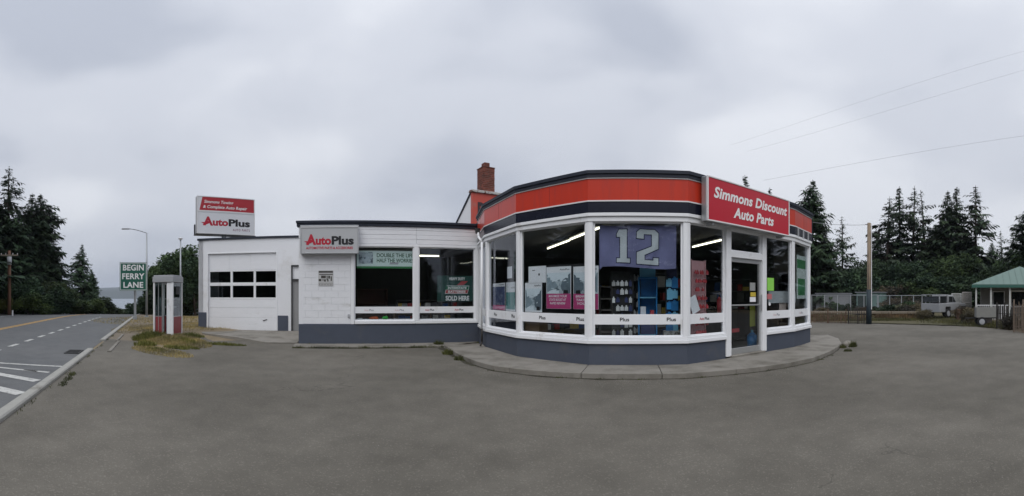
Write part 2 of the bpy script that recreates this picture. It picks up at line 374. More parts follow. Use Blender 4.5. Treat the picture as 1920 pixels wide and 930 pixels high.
def offs(poly, o):
    """offset an open polyline outwards (to the right-hand/camera side) with mitred corners"""
    out_ = []
    for i, p in enumerate(poly):
        ds = []
        if i > 0: ds.append((poly[i] - poly[i - 1]).normalized())
        if i < len(poly) - 1: ds.append((poly[i + 1] - poly[i]).normalized())
        ns = [Vector((d.y, -d.x)) for d in ds]
        if len(ns) == 1: out_.append(p + ns[0] * o)
        else:
            b = (ns[0] + ns[1]).normalized(); out_.append(p + b * (o / b.dot(ns[0])))
    return out_
def band(mb, poly, o0, o1, z0, z1, seg=None):
    a = offs(poly, o0); b = offs(poly, o1)
    rng = range(len(poly) - 1) if seg is None else [seg]
    for i in rng: mb.prism([a[i], a[i + 1], b[i + 1], b[i]], z0, z1)

# ------------------------------------------------------------------ terrain
K0 = Vector((-4.93, 1.92)); U = Vector((-.7345, .6786)); NL = Vector((-.6786, -.7345))   # kerb line, its direction, and its road side
def tl(x, y):
    r = Vector((x, y)) - K0; return r.dot(U), r.dot(NL)
def kp(t, l): return K0 + U * t + NL * l
def sst(a, b, x):
    x = max(0, min(1, (x - a) / (b - a))); return x * x * (3 - 2 * x)
def G(x, y):
    t, l = tl(x, y)
    z = 0.0
    if t > 22:
        k = t - 22
        z -= .0012 * k * k if k < 50 else 3.0 + .12 * (k - 50)
        z = max(z, -15.0)
    b = math.exp(-(((x + 11.2) / 2.6) ** 2 + ((y - 12.6) / 3.2) ** 2)) * .24
    b *= sst(-.6, -2.2, l)
    g = .13 * sst(13.6, 16.2, -.38 * x + .925 * y) * sst(-2, -5, x) * sst(-1, -3.5, l) * (1 - sst(24, 30, -.38 * x + .925 * y))
    return z + max(b, g)
def spacing(lo, hi, fine_lo, fine_hi, step, grow=1.35):
    xs = []; x = fine_lo
    while x <= fine_hi: xs.append(x); x += step
    st = step; x = xs[-1]
    while x < hi: st *= grow; x += st; xs.append(min(x, hi))
    st = step; x = xs[0]
    while x > lo: st *= grow; x -= st; xs.insert(0, max(x, lo))
    return xs
mb = MB()
xs = spacing(-5000, 1800, -60, 60, .5); ys = spacing(-700, 5000, -40, 80, .5)
idx = {}
for j, y in enumerate(ys):
    for i, x in enumerate(xs): mb.v.append((x, y, G(x, y)))
nx = len(xs)
for j in range(len(ys) - 1):
    for i in range(nx - 1):
        a = j * nx + i; mb.f.append((a, a + 1, a + nx + 1, a + nx)); mb.m.append(0)
mb.build('ground', dirt_m, kind='structure', smooth=True)

def sheet(name, poly, z, m, kind='structure', step=None):
    """flat polygon on the ground"""
    bm = bmesh.new(); bm.faces.new([bm.verts.new((p[0], p[1], 0)) for p in poly])
    if step:
        for ax_, lo, hi in ((0, -16, -3), (1, 5, 24)):
            v_ = lo
            while v_ <= hi:
                bmesh.ops.bisect_plane(bm, geom=bm.verts[:] + bm.edges[:] + bm.faces[:], plane_co=(v_, 0, 0) if ax_ == 0 else (0, v_, 0), plane_no=(1, 0, 0) if ax_ == 0 else (0, 1, 0), dist=1e-5); v_ += step
    bmesh.ops.triangulate(bm, faces=bm.faces[:])
    for v in bm.verts: v.co.z = z + (G(v.co.x, v.co.y) if step and -17 < v.co.x < -2 and v.co.y > 4 else 0)
    me = bpy.data.meshes.new(name); bmesh.ops.recalc_face_normals(bm, faces=bm.faces); bm.to_mesh(me); bm.free(); me.materials.append(m)
    o = bpy.data.objects.new(name, me); C.objects.link(o); o['kind'] = kind; return o
def strip(name, t0, t1, l0, l1, dz, m, parent=None, step=1.5, kind='structure', skew=0.0):
    mb = MB(); n = max(1, int(abs(t1 - t0) / step + .99)); w = max(1, int(abs(l1 - l0) / 3 + .5))
    for i in range(n + 1):
        for j in range(w + 1):
            t = t0 + (t1 - t0) * i / n; l = l0 + (l1 - l0) * j / w
            p = kp(t + skew * (j / w), l); mb.v.append((p.x, p.y, G(p.x, p.y) + dz))
    for i in range(n):
        for j in range(w):
            a = i * (w + 1) + j; mb.f.append((a, a + 1, a + w + 2, a + w + 1)); mb.m.append(0)
    o = mb.build(name, m, parent, kind=kind if parent is None else None); return o
strip('road', -120, 150, 0.0, 10.6, .008, asph_road)
strip('gravel_shoulder', -120, 150, 10.6, 13.2, .006, shoulder_m)

lot = [kp(-60, -.09), kp(9.5, -.09), gp(205, 636), gp(232, 639), gp(256, 642), gp(266, 653), gp(300, 657), gp(342, 655), gp(366, 646), gp(380, 638), gp(398, 644), gp(450, 642), gp(462, 637), gp(540, 640),
       Vector((-3, 16)), Vector((9, 17)), gp(1530, 604), gp(1600, 606), gp(1650, 607.5), gp(1700, 609), gp(1760, 611), gp(1830, 613), gp(1890, 619), gp(1920, 624), Vector((30, 0)), Vector((45, -20))]
# break the outer edge of the asphalt so it crumbles instead of running straight
def rough(poly, i0, i1, amp, n):
    o_ = []
    for i, p in enumerate(poly):
        o_.append(V2(p))
        if i0 <= i < i1:
            q = V2(poly[i + 1]); d = q - V2(p); nn = Vector((d.y, -d.x)).normalized()
            for k in range(1, n): o_.append(V2(p) + d * (k / n) + nn * rnd.uniform(-amp, amp))
    return o_
lotp = rough(lot, 1, 12, .05, 6); lotp = lotp[:-10] + rough(lotp[-10:], 0, 7, .12, 8)
sheet('parking_lot', lotp, .014, asph_lot, step=.5)
sheet('dirt_path', rough([kp(9.3, -.09), kp(30, -.09), kp(30, -1.6), kp(17, -2.0), gp(262, 628), gp(256, 642), gp(232, 639), gp(205, 636)], 2, 6, .10, 5), .009, dust_m, step=.5)
sheet('lawn', rough([gp(1500, 602), gp(1600, 605), gp(1650, 606), gp(1700, 607.5), gp(1760, 609), gp(1830, 611), gp(1890, 616), Vector((24, 9)), Vector((60, 10)), Vector((60, 60)), Vector((20, 60))], 0, 7, .1, 6), .006, lawn_m)

# road markings, each its own painted line
def mark(name, pts, label, group=None, m=line_white):
    mb = MB(); mb.add([(p[0], p[1], G(p[0], p[1]) + .013) for p in pts], [tuple(range(len(pts)))])
    return mb.build(name, m, road_marks, kind=None)
road_marks = bpy.data.objects.new('road_markings', None); C.objects.link(road_marks); road_marks['kind'] = 'structure'
t = 3.9
while t < 26:
    mark('dash_line', [kp(t, 2.38), kp(t + .75, 2.38), kp(t + .75, 2.53), kp(t, 2.53)], ''); t += 1.55
for l0 in (5.05, 5.27):
    strip('yellow_line', -40, 60, l0, l0 + .11, .013, line_yellow, road_marks, 1.5)
for tt in range(8, 40, 9):
    pass
strip('edge_line', -40, 60, 9.6, 9.72, .013, line_white, road_marks, 1.5)
def pxquad(a, b, w):   # a painted stripe between two ground points
    a = gp(*a, .013); b = gp(*b, .013); d = (b - a).normalized(); n = Vector((-d.y, d.x)) * w / 2
    return [a - n, b - n, b + n, a + n]
for a, b, w in (((-150, 668), (118, 687), .12), ((-150, 670), (92, 698), .11), ((-220, 655), (70, 714), .22), ((-260, 660), (40, 738), .26), ((45, 693), (70, 696), .08)):
    mark('hatch_stripe', pxquad(a, b, w), '')

# kerb: cast lengths with joints
kerb = bpy.data.objects.new('kerb', None); C.objects.link(kerb); kerb['kind'] = 'structure'
def prof_strip(name, t0, t1, prof, m, parent, n=2):
    mb = MB(); k = len(prof)
    for i in range(n + 1):
        t = t0 + (t1 - t0) * i / n
        for l, z in prof:
            p = kp(t, l); c = kp(t, 0); mb.v.append((p.x, p.y, G(c.x, c.y) + z))
    for i in range(n):
        for j in range(k):
            a = i * k + j; b = i * k + (j + 1) % k; mb.f.append((a, b, b + k, a + k)); mb.m.append(0)
    mb.f.append(tuple(range(k))); mb.m.append(0); mb.f.append(tuple(n * k + j for j in reversed(range(k)))); mb.m.append(0)
    return mb.build(name, m, parent)
t = -22.0
while t < 60:
    ln = 2.4
    if not (6.7 < t + .2 < 7.0):
        prof_strip('kerb_stone', t + .006, t + ln - .006, [(.10, -.1), (.085, .05), (.06, .068), (-.075, .07), (-.098, .052), (-.105, -.1)], kerb_m, kerb)
    t += ln
prof_strip('kerb_stone', 6.4, 9.1, [(-.52, -.05), (-.52, .03), (-.56, .05), (-.62, .04), (-.64, -.05)], concrete, kerb)
prof_strip('kerb_stone', 9.15, 11.6, [(-.44, -.05), (-.44, .03), (-.48, .045), (-.53, .04), (-.55, -.05)], concrete, kerb)
# storm drain grate beside the kerb
p = kp(6.3, .36); dg_ = thing('drain_grate', 'black iron storm drain grate in the gutter beside the kerb', 'drain grate', (p.x, p.y, .01), math.atan2(U.y, U.x))
mb = MB(); mb.box((-.36, -.2, .0), (.36, -.16, .02)); mb.box((-.36, .16, .0), (.36, .2, .02)); mb.box((-.36, -.16, .0), (-.32, .16, .02)); mb.box((.32, -.16, .0), (.36, .16, .02))
mb.build('frame', steel_d, dg_, local=True)
for i in range(7):
    mb = MB(); x = -.27 + i * .09; mb.box((x - .018, -.158, .002), (x + .018, .158, .018)); mb.build('bar', steel_d, dg_, local=True)
mb = MB(); mb.box((-.32, -.16, -.004), (.32, .16, .0)); mb.build('sump', letter_black, dg_, local=True)

# water and the far shore
mb = MB(); mb.add([(-4990, -690, -12), (1790, -690, -12), (1790, 4990, -12), (-4990, 4990, -12)], [(0, 1, 2, 3)])
mb.build('water', water_m, kind='structure')
mb = MB(); n = 90; rr_ = random.Random(3)
hts = []
for i in range(n + 1):
    px = -300 + i * 14; h = 105 + 30 * math.sin(i * .11 + 1) + 9 * math.sin(i * .5) + rr_.uniform(-2.5, 2.5); hts.append((px, h))
for px, h in hts:
    for d, hh in ((2500, -14), (2600, h * .35), (2900, h * .8), (3300, h), (4200, h * .6)):
        q = at(px, d); mb.v.append((q.x, q.y, hh))
for i in range(n):
    for j in range(4):
        a = i * 5 + j; mb.f.append((a, a + 1, a + 6, a + 5)); mb.m.append(0)
mb.build('hills', hill_m, kind='structure', smooth=True)

# ------------------------------------------------------------------ the shop building
DW, DG = 13.1, 16.4
nd = Vector((-.38, .925)).normalized(); ed = Vector((nd.y, -nd.x))
def WP(s, D): return nd * D + ed * s
sA, sB = -1.447, 4.27
A_ = WP(sA, DW)
P = [Vector(p) for p in ((-1.03, 13.62), (-.70, 11.82), (.15, 9.97), (1.57, 8.60), (3.50, 8.07), (7.23, 9.35), (8.50, 10.15))]
B0, P0, P1, P2, P3, P6, P7 = P
shop = thing('shop_building', 'white single storey auto parts shop with faceted glazed corner and red fascia', 'shop', (1.5, 10.5, 0))
wing = Wall(A_, WP(sB, DW))
sB = wing.L
# body / roof / floor / ceiling
back = [Vector((9.7, 13.6)), Vector((8.2, 18.6)), WP(sA, 18.6)]
Pin = offs(P, -.10)
wi = [A_ + ed * .12 - nd * -.12, wing.pt(sB - .02, 0, -.12).xy]
room = [wi[0], wi[1]] + Pin[1:] + [Vector((9.5, 13.5)), Vector((8.1, 18.4)), WP(sA + .12, 18.4)]
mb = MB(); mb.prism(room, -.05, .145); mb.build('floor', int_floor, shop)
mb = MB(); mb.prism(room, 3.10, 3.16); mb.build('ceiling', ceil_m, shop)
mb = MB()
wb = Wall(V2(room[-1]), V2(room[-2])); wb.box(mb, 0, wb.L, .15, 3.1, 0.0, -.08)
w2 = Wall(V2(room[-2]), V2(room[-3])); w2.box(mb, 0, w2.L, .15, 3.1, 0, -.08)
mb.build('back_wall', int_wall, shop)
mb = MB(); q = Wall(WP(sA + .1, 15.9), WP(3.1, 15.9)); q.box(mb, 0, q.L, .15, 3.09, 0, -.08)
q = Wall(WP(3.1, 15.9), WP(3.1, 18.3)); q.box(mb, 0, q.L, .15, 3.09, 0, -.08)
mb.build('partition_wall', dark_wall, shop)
ext = Wall(P7, back[0]); ext2 = Wall(back[0], back[1]); ext3 = Wall(back[2], back[1])
mb = MB(); ext.box(mb, .08, ext.L, 0, 3.75, -.15, 0); ext2.box(mb, 0, ext2.L, 0, 3.75, -.15, 0); ext3.box(mb, 0, ext3.L, 0, 3.7, 0, .15)
q = Wall(back[2], A_); q.box(mb, 0.0, q.L - .0, 0, 3.7, -.15, 0)
mb.build('side_wall', white_stucco, shop)
roofp = [A_ + ed * .1 - nd * -.1, wing.pt(sB, 0, -.1).xy] + offs(P, -.1)[1:] + [back[0], back[1], back[2]]
mb = MB(); mb.prism(roofp, 3.60, 3.68); mb.build('roof', roof_m, shop)

# --- wing front
h = wing.hit
s_w0, s_m0, s_m1, s_w1 = wing.s_(666), wing.s_(776), wing.s_(785), wing.s_(890.5)
z_hd, z_sill, z_base = 3.03, .76, .655
wbase = MB(); wing.box(wbase, 0.0, sB - .03, -.05, z_base, -.18, .03); wbase.build('plinth', blue_base, shop, bev=.008)
wall_left = MB(); wing.box(wall_left, 0.0, s_w0 - .13, z_base + .002, 3.66, -.18, -.012); wl_o = wall_left.build('wall', white_block, shop)
# painted block courses of the pier, one block a piece
bh, bw = .203, .406
zz_ = z_base + .004; row = 0
while zz_ < 3.2:
    x = 0.0 - (bw / 2 if row % 2 else 0)
    while x < s_w0 - .15:
        a, b = max(x, 0.0) + .0018, min(x + bw, s_w0 - .142) - .0018
        if b - a > .04:
            mb = MB(); o_ = rnd.uniform(-.003, .0015); wing.box(mb, a, b, zz_ + .0018, min(zz_ + bh, 3.66) - .0018, -.02, .0 + o_)
            mb.build('block', white_block, wl_o, bev=.003)
        x += bw
    zz_ += bh; row += 1
# boards of the parapet above the windows
hdr = MB(); wing.box(hdr, s_w0 - .13, sB - .05, 3.12, 3.66, -.18, -.02); hd_o = hdr.build('parapet', white_block, shop)
for (xa, xb, rows) in ((0.0, s_w0 - .13, [(3.30, 3.48), (3.486, 3.655)]), (s_w0 - .128, sB - .05, [(3.135, 3.27), (3.276, 3.41), (3.416, 3.55), (3.556, 3.655)])):
    for za, zb in rows:
        n_ = 2 if xb - xa > 2 else 1
        for k in range(n_):
            mb = MB(); a = xa + (xb - xa) * k / n_; b = xa + (xb - xa) * (k + 1) / n_
            wing.box(mb, a + .003, b - .003, za, zb, -.018, .008 + rnd.uniform(-.003, .003)); mb.build('board', white_block, hd_o, bev=.003)
mb = MB(); wing.box(mb, -.06, sB - .02, 3.66, 3.80, -.2, .05); wing.box(mb, -.08, sB - .02, 3.76, 3.83, -.2, .09)
mb.build('coping', coping_m, shop, bev=.006)
# frames
mb = MB()
wing.box(mb, s_w0 - .14, s_w0 - .03, z_base, 3.12, -.1, .035)
wing.box(mb, s_w0 - .14, sB - .02, z_hd + .01, 3.118, -.1, .03)
mb.build('window_surround', white_paint, shop, bev=.006)
mb = MB(); wing.box(mb, s_m0, s_m1, z_sill, z_hd + .01, -.1, .03); mb.build('mullion', white_paint, shop, bev=.006)
mb = MB(); wing.box(mb, s_w1, sB - .02, z_base, z_hd + .01, -.1, .03); mb.build('mullion', white_paint, shop, bev=.006)
mb = MB(); wing.box(mb, s_w0 - .02, s_m0 + .04, z_base + .003, z_sill, -.15, .07); mb.build('sill', white_paint, shop, bev=.01)
mb = MB(); wing.box(mb, s_m0 + .045, s_w1 + .05, z_base + .003, z_sill - .01, -.15, .065); mb.build('sill', white_paint, shop, bev=.01)
def logo(wall, s, z, hgt, parent, off, w_total, m1=letter_dim, m2=letter_black, bold=.02):
    """the two-tone shop name, red then black"""
    letters(wall, 'Auto', s - w_total * .26, z, hgt, m1, parent, off, bold, 0, 1, 'CENTER', w_total * .46)
    letters(wall, 'Plus', s + w_total * .25, z, hgt, m2, parent, off, bold, 0, 1, 'CENTER', w_total * .44)
def window(wall, s0, s1, z0, z1, zb0, zb1, texts=(), fr=.035, parent=None, off=-.03, strip_on=True):
    mb = MB()
    wall.box(mb, s0, s0 + fr, z0, z1, off - .03, off + .02); wall.box(mb, s1 - fr, s1, z0, z1, off - .03, off + .02)
    wall.box(mb, s0 + fr, s1 - fr, z0, z0 + fr * .8, off - .03, off + .018); wall.box(mb, s0 + fr, s1 - fr, z1 - fr * .8, z1, off - .03, off + .018)
    w = mb.build('window', white_paint, parent or shop, bev=.004)
    mb = MB(); wall.box(mb, s0 + fr - .005, s1 - fr + .005, z0 + fr * .8 - .005, z1 - fr * .8 + .005, off - .008, off - .002); mb.build('pane', glass, w)
    if strip_on:
        mb = MB(); wall.box(mb, s0 + fr * .6, s1 - fr * .6, zb0, zb1, off - .02, off + .012); mb.build('rail', white_paint, w, bev=.003)
        for (sx, kind) in texts:
            wt = .30
            if kind == 'full': logo(wall, sx, (zb0 + zb1) / 2 - .03, .06, w, off + .0155, wt, letter_dim, letter_black)
            elif kind == 'faint': logo(wall, sx, (zb0 + zb1) / 2 - .03, .06, w, off + .0155, wt, mat('ghost_red', (.66, .52, .54), .6), mat('ghost_black', (.30, .30, .33), .6))
            else: letters(wall, 'Plus', sx, (zb0 + zb1) / 2 - .035, .075, letter_black, w, off + .0155, .02, 0, 1, 'CENTER', .19)
    return w
zb0, zb1 = .985, 1.185
w1 = window(wing, s_w0 - .03, s_m0, z_sill, z_hd + .01, zb0, zb1, [(wing.s_(692), 'faint'), (wing.s_(749), 'faint')])
w2_ = window(wing, s_m1, s_w1, z_sill, z_hd + .01, zb0, zb1, [(wing.s_(806), 'full'), (wing.s_(861), 'full')])

# --- side return between wing and bay, then the bay itself
bay_sill, bay_base, bay_hd = .675, .535, 3.03
wF = Wall(P3, P6); s4, s5 = wF.s_(1363.5), wF.s_(1430.5)
D4, D5 = wF.pt(s4 - .087).xy, wF.pt(s5 + .087).xy
def tapered(mb, pts_, ends, o0, o1, z0, z1):
    # ends: cut square where the run meets the door posts, mitred elsewhere
    a = offs(pts_, o0); b = offs(pts_, o1)
    for i in range(len(pts_) - 1): mb.prism([a[i], a[i + 1], b[i + 1], b[i]], z0, z1)
for run in ([B0, P0, P1, P2, P3, D4], [D5, P6, P7]):
    mb = MB(); tapered(mb, run, 0, -.12, .03, -.05, bay_base); mb.build('plinth', blue_base, shop, bev=.006)
    mb = MB(); tapered(mb, run, 0, -.12, .075, bay_base + .002, bay_base + .075); tapered(mb, run, 0, -.12, .045, bay_base + .077, bay_sill)
    mb.build('sill', white_paint, shop, bev=.006)
mb = MB(); band(mb, P, -.14, .05, bay_hd, bay_hd + .10); band(mb, P, -.14, .085, bay_hd + .102, 3.20)
mb.build('header_beam', white_paint, shop, bev=.006)
# door and window posts
wF = Wall(P3, P6)
s4, s5 = wF.s_(1363.5), wF.s_(1430.5)
def corner_post(poly, i, w=.085, z0=bay_sill, z1=bay_hd, o0=-.10, o1=.035):
    a = offs(poly, o0); b = offs(poly, o1)
    dp = (poly[i] - poly[i - 1]).normalized() if i > 0 else None
    dn = (poly[i + 1] - poly[i]).normalized() if i < len(poly) - 1 else None
    pts = []
    if dp is not None: pts += [b[i] - dp * w]
    pts += [b[i]]
    if dn is not None: pts += [b[i] + dn * w, a[i] + dn * w]
    pts += [a[i]]
    if dp is not None: pts += [a[i] - dp * w]
    mb = MB(); mb.prism(pts, z0, z1); mb.build('post', white_paint, shop, bev=.008)
for i in range(1, 7): corner_post(P, i, .085 if i != 2 else .07)
for sc_, zlow in ((s4, .14), (s5, .14)):
    mb = MB(); wF.box(mb, sc_ - .085, sc_ + .085, zlow, bay_hd, -.10, .06); mb.build('post', white_paint, shop, bev=.008)
Z0, Z1, R0, R1 = bay_sill, bay_hd, .925, 1.135
ws = Wall(B0, P0); wP01 = Wall(P0, P1); wP12 = Wall(P1, P2); wP23 = Wall(P2, P3); wP67 = Wall(P6, P7)
window(ws, .3, ws.L - .085, Z0, Z1, R0, R1)
mb = MB(); ws.box(mb, 0, .3, Z0, Z1, -.1, .02); mb.build('post', white_paint, shop, bev=.006)
window(wP01, .085, wP01.L - .07, Z0, Z1, R0, R1, [(wP01.s_(928), 'plus'), (wP01.s_(961), 'plus')])
window(wP12, .07, wP12.L - .085, Z0, Z1, R0, R1, [(wP12.s_(1016), 'plus'), (wP12.s_(1087), 'plus')])
window(wP23, .085, wP23.L - .085, Z0, Z1, R0, R1, [(wP23.s_(1171), 'plus'), (wP23.s_(1259), 'plus')])
window(wF, .085, s4 - .085, Z0, Z1, R0, R1, [(wF.s_(1322), 'full')])
window(wF, s5 + .085, wF.L - .085, Z0, Z1, R0, R1, [(wF.s_(1457), 'faint')])
window(wP67, .085, wP67.L - .085, Z0, Z1, R0, R1, [(wP67.s_(1503), 'faint')])
# transom and door
zt0, zt1 = 2.40, 2.55
mb = MB(); wF.box(mb, s4 + .085, s5 - .085, zt0, zt1, -.10, .05); mb.build('transom_rail', white_paint, shop, bev=.006)
window(wF, s4 + .085, s5 - .085, zt1, Z1, 0, 0, strip_on=False, off=-.03)
da, db = s4 + .087, s5 - .087
mb = MB(); wF.box(mb, da, da + .06, .16, zt0, -.06, .0); wF.box(mb, db - .06, db, .16, zt0, -.06, .0); wF.box(mb, da + .06, db - .06, zt0 - .10, zt0 - .002, -.06, .0); wF.box(mb, da + .06, db - .06, .16, .30, -.06, .0)
door = mb.build('door', alum, shop, bev=.004, label='aluminium framed glass entrance door')
mb = MB(); wF.box(mb, da + .055, db - .055, .295, zt0 - .095, -.035, -.028); mb.build('pane', glass, door)
mb = MB(); wF.box(mb, da + .055, db - .055, 1.28, 1.315, -.02, .03); mb.build('push_bar', alum, door, bev=.004)
mb = MB(); mb.tube(wF.pt(db - .03, 1.15, .05), wF.pt(db - .03, 1.55, .05), .012); mb.tube(wF.pt(db - .03, 1.17, 0), wF.pt(db - .03, 1.17, .05), .008); mb.tube(wF.pt(db - .03, 1.53, 0), wF.pt(db - .03, 1.53, .05), .008); mb.build('handle', alum, door)
mb = MB(); wF.box(mb, da - .05, db + .05, .02, .158, -.1, .12); mb.build('threshold', concrete, shop, bev=.01)
# fascia: black band, red band, white beads, coping, one facet a piece
FO = .075
for i in range(len(P) - 1):
    a = offs(P, FO); b = offs(P, -.02)
    def facet(name, m, z0, z1, o=FO):
        mb = MB(); band(mb, P, -.05, o, z0, z1, i); return mb.build(name, m, shop)
    facet('fascia_panel', black_panel, 3.202, 3.425, FO + .0)
    facet('bead', trim_m, 3.426, 3.452, FO + .012)
    facet('fascia_panel', red_panel, 3.453, 3.890, FO - .004)
    facet('bead', trim_m, 3.891, 3.915, FO + .012)
    facet('coping', coping_m, 3.916, 3.985, FO + .03)
    facet('coping', coping_m, 3.987, 4.055, FO + .055)
mb = MB(); mb.prism(offs(P, .0) + [back[0], back[1], Vector((-2.2, 17.5))], 3.90, 3.93); mb.build('roof', roof_m, shop)
mb = MB(); wq = Wall(P7, Vector((9.7, 13.6))); wq.box(mb, 0.0, wq.L, 3.2, 4.03, -.1, .1); mb.build('parapet', coping_m, shop)
# uprights visible on the last facet
for k in range(3):
    mb = MB(); s_ = wP67.L * (.12 + .3 * k); wP67.box(mb, s_, s_ + .05, 3.20, 3.43, FO - .02, FO + .03); mb.build('bracket', alum_d, shop)
# downpipe in the corner
mb = MB(); q = Vector((-.83, 11.74, 0)); mb.path([q + Vector((-.12, .25, 3.30)), q + Vector((-.10, .1, 3.16)), q + Vector((.0, 0, 3.0)), q + Vector((0, 0, .62))], .032, 8)
mb.build('downpipe', white_paint, shop, smooth=True)
mb = MB(); mb.path([q + Vector((0, 0, .62)), q + Vector((0, 0, .25)), q + Vector((-.03, -.12, .16))], .026, 8); mb.build('downpipe', tin_dark, shop, smooth=True)
mb = MB(); mb.tube(q + Vector((-.14, .27, 3.28)), q + Vector((-.14, .27, 3.42)), .06, .08, 8); mb.build('gutter_outlet', steel_d, shop)

# --- garage front
gar = Wall(WP(-5.89, DG), WP(sA + .5, DG)); g_ = gar.s_
gz = .15
sd0, sd1, sdo0 = g_(388), g_(520), g_(546)
zdt = 3.25
mb = MB(); gar.box(mb, 0, sd0, gz - .2, 3.78, -.2, 0); mb.build('wall', white_stucco, shop)
mb = MB(); gar.box(mb, sd0, sd1, zdt, 3.78, -.2, 0); mb.build('wall', white_stucco, shop)
mb = MB(); gar.box(mb, sd1, sdo0, gz - .2, 3.78, -.2, 0); gar.box(mb, sdo0, gar.L, 2.72, 3.78, -.2, -.001); mb.build('wall', white_stucco, shop)
mb = MB(); gside = Wall(gar.A - gar.n * 7.5, gar.A); gside.box(mb, 0, gside.L, -.2, 3.78, -.2, -.0); gb = Wall(gar.A - gar.n * 7.5, gar.B - gar.n * 7.5); gb.box(mb, 0, gb.L, -.5, 3.78, 0, -.2); mb.build('side_wall', white_stucco, shop)
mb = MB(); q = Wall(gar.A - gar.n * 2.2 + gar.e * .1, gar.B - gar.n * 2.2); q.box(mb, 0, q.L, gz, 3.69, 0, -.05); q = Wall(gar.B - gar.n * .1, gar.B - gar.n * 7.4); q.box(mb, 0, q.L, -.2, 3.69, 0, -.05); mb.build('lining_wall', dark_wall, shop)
mb = MB(); mb.prism([gar.A - gar.n * .1, gar.B - gar.n * .1, gar.B - gar.n * 7.5, gar.A - gar.n * 7.5], 3.70, 3.75); mb.build('roof', roof_m, shop)
mb = MB(); mb.prism([gar.A - gar.n * .1 + gar.e * .1, gar.B - gar.n * .1, gar.B - gar.n * 7.4, gar.A - gar.n * 7.4 + gar.e * .1], -.1, gz); mb.build('garage_floor', int_floor, shop)
mb = MB(); gar.box(mb, -.05, gar.L, 3.78, 3.86, -.25, .05); mb.build('coping', coping_m, shop, bev=.006)
mb = MB(); gar.box(mb, 0.0, sd0 - .02, gz - .2, .86, 0.0, .03); mb.build('plinth', blue_base, shop, bev=.006)
mb = MB(); gar.box(mb, sd1 + .02, sdo0 - .12, gz - .2, .76, 0.0, .03); mb.build('plinth', blue_base, shop, bev=.006)
mb = MB(); gar.box(mb, sd0 - .0, sd0 + .05, gz, zdt, -.14, .012); gar.box(mb, sd1 - .05, sd1, gz, zdt, -.14, .012); gar.box(mb, sd0 + .05, sd1 - .05, zdt - .03, zdt + .02, -.14, .014); mb.build('door_frame', white_paint, shop)
# sectional door
gd = MB(); gar.box(gd, sd0 + .05, sd1 - .05, gz, zdt - .03, -.145, -.12)
gdoor = None
cols = [(g_(393), g_(431.5)), (g_(435.5), g_(475)), (g_(479), g_(519))]
zr = [(2.06, 2.50), (1.46, 1.93)]
z_sec = [(gz + .0, .66), (.665, 1.05), (1.055, 1.40), (2.56, zdt - .035)]
gd = MB(); gar.box(gd, sd0 + .05, sd1 - .05, 1.405, 1.46, -.12, -.05); gar.box(gd, sd0 + .05, sd1 - .05, 1.93, 2.06, -.12, -.05); gar.box(gd, sd0 + .05, sd1 - .05, 2.50, 2.555, -.12, -.05)
edges = [sd0 + .05, cols[0][0], cols[0][1], cols[1][0], cols[1][1], cols[2][0], min(cols[2][1], sd1 - .07), sd1 - .05]
for k in range(0, 8, 2):
    for za, zb in zr: gar.box(gd, edges[k], edges[k + 1], za, zb, -.12, -.052)
gdoor = gd.build('garage_door', white_paint, shop, bev=.004, label='white sectional garage door with two rows of three windows')
for k, (za, zb) in enumerate(z_sec):
    cuts = [sd0 + .05, sd1 - .05] if k < 3 else [sd0 + .05, g_(430), g_(470), sd1 - .05]
    for a, b in zip(cuts[:-1], cuts[1:]):
        mb = MB(); gar.box(mb, a + .002, b - .002, za, zb, -.12, -.056 + rnd.uniform(-.004, .004)); mb.build('panel', white_block, gdoor, bev=.005)
for k in range(3):
    for za, zb in zr:
        mb = MB(); gar.box(mb, cols[k][0], edges[2 * k + 2], za, zb, -.105, -.098); mb.build('pane', glass_far, gdoor)
        if k != 2:
            mb = MB(); sm = (cols[k][0] + cols[k][1]) / 2 + rnd.uniform(-.2, .2); gar.box(mb, sm, sm + .015, za, zb, -.2, -.19)
mb = MB(); p_ = gar.pt(sd0 + 2.3, .55, -.045); mb.tube(p_, p_ + gar.E3 * .16 + Vector((0, 0, .05)), .015); mb.build('handle', steel_d, gdoor)
# side door, partly behind the wing
mb = MB(); gar.box(mb, sdo0 + .0, sdo0 + .05, gz, 2.72, -.15, .02); gar.box(mb, sdo0 + .05, gar.L, 2.66, 2.72, -.15, .021); gar.box(mb, sdo0 + .05, gar.L, 2.12, 2.18, -.15, .02); mb.build('door_frame', glass_dark_frame, shop)
mb = MB(); gar.box(mb, sdo0 + .05, gar.L, 2.18, 2.66, -.10, -.05); mb.build('panel', white_paint, shop)
mb = MB(); gar.box(mb, sdo0 + .05, sdo0 + .95, gz + .01, 2.12, -.08, -.04); mb.build('door', mat('grey_door', (.26, .26, .265), .7, .12, 3), shop, label='plain grey side door')

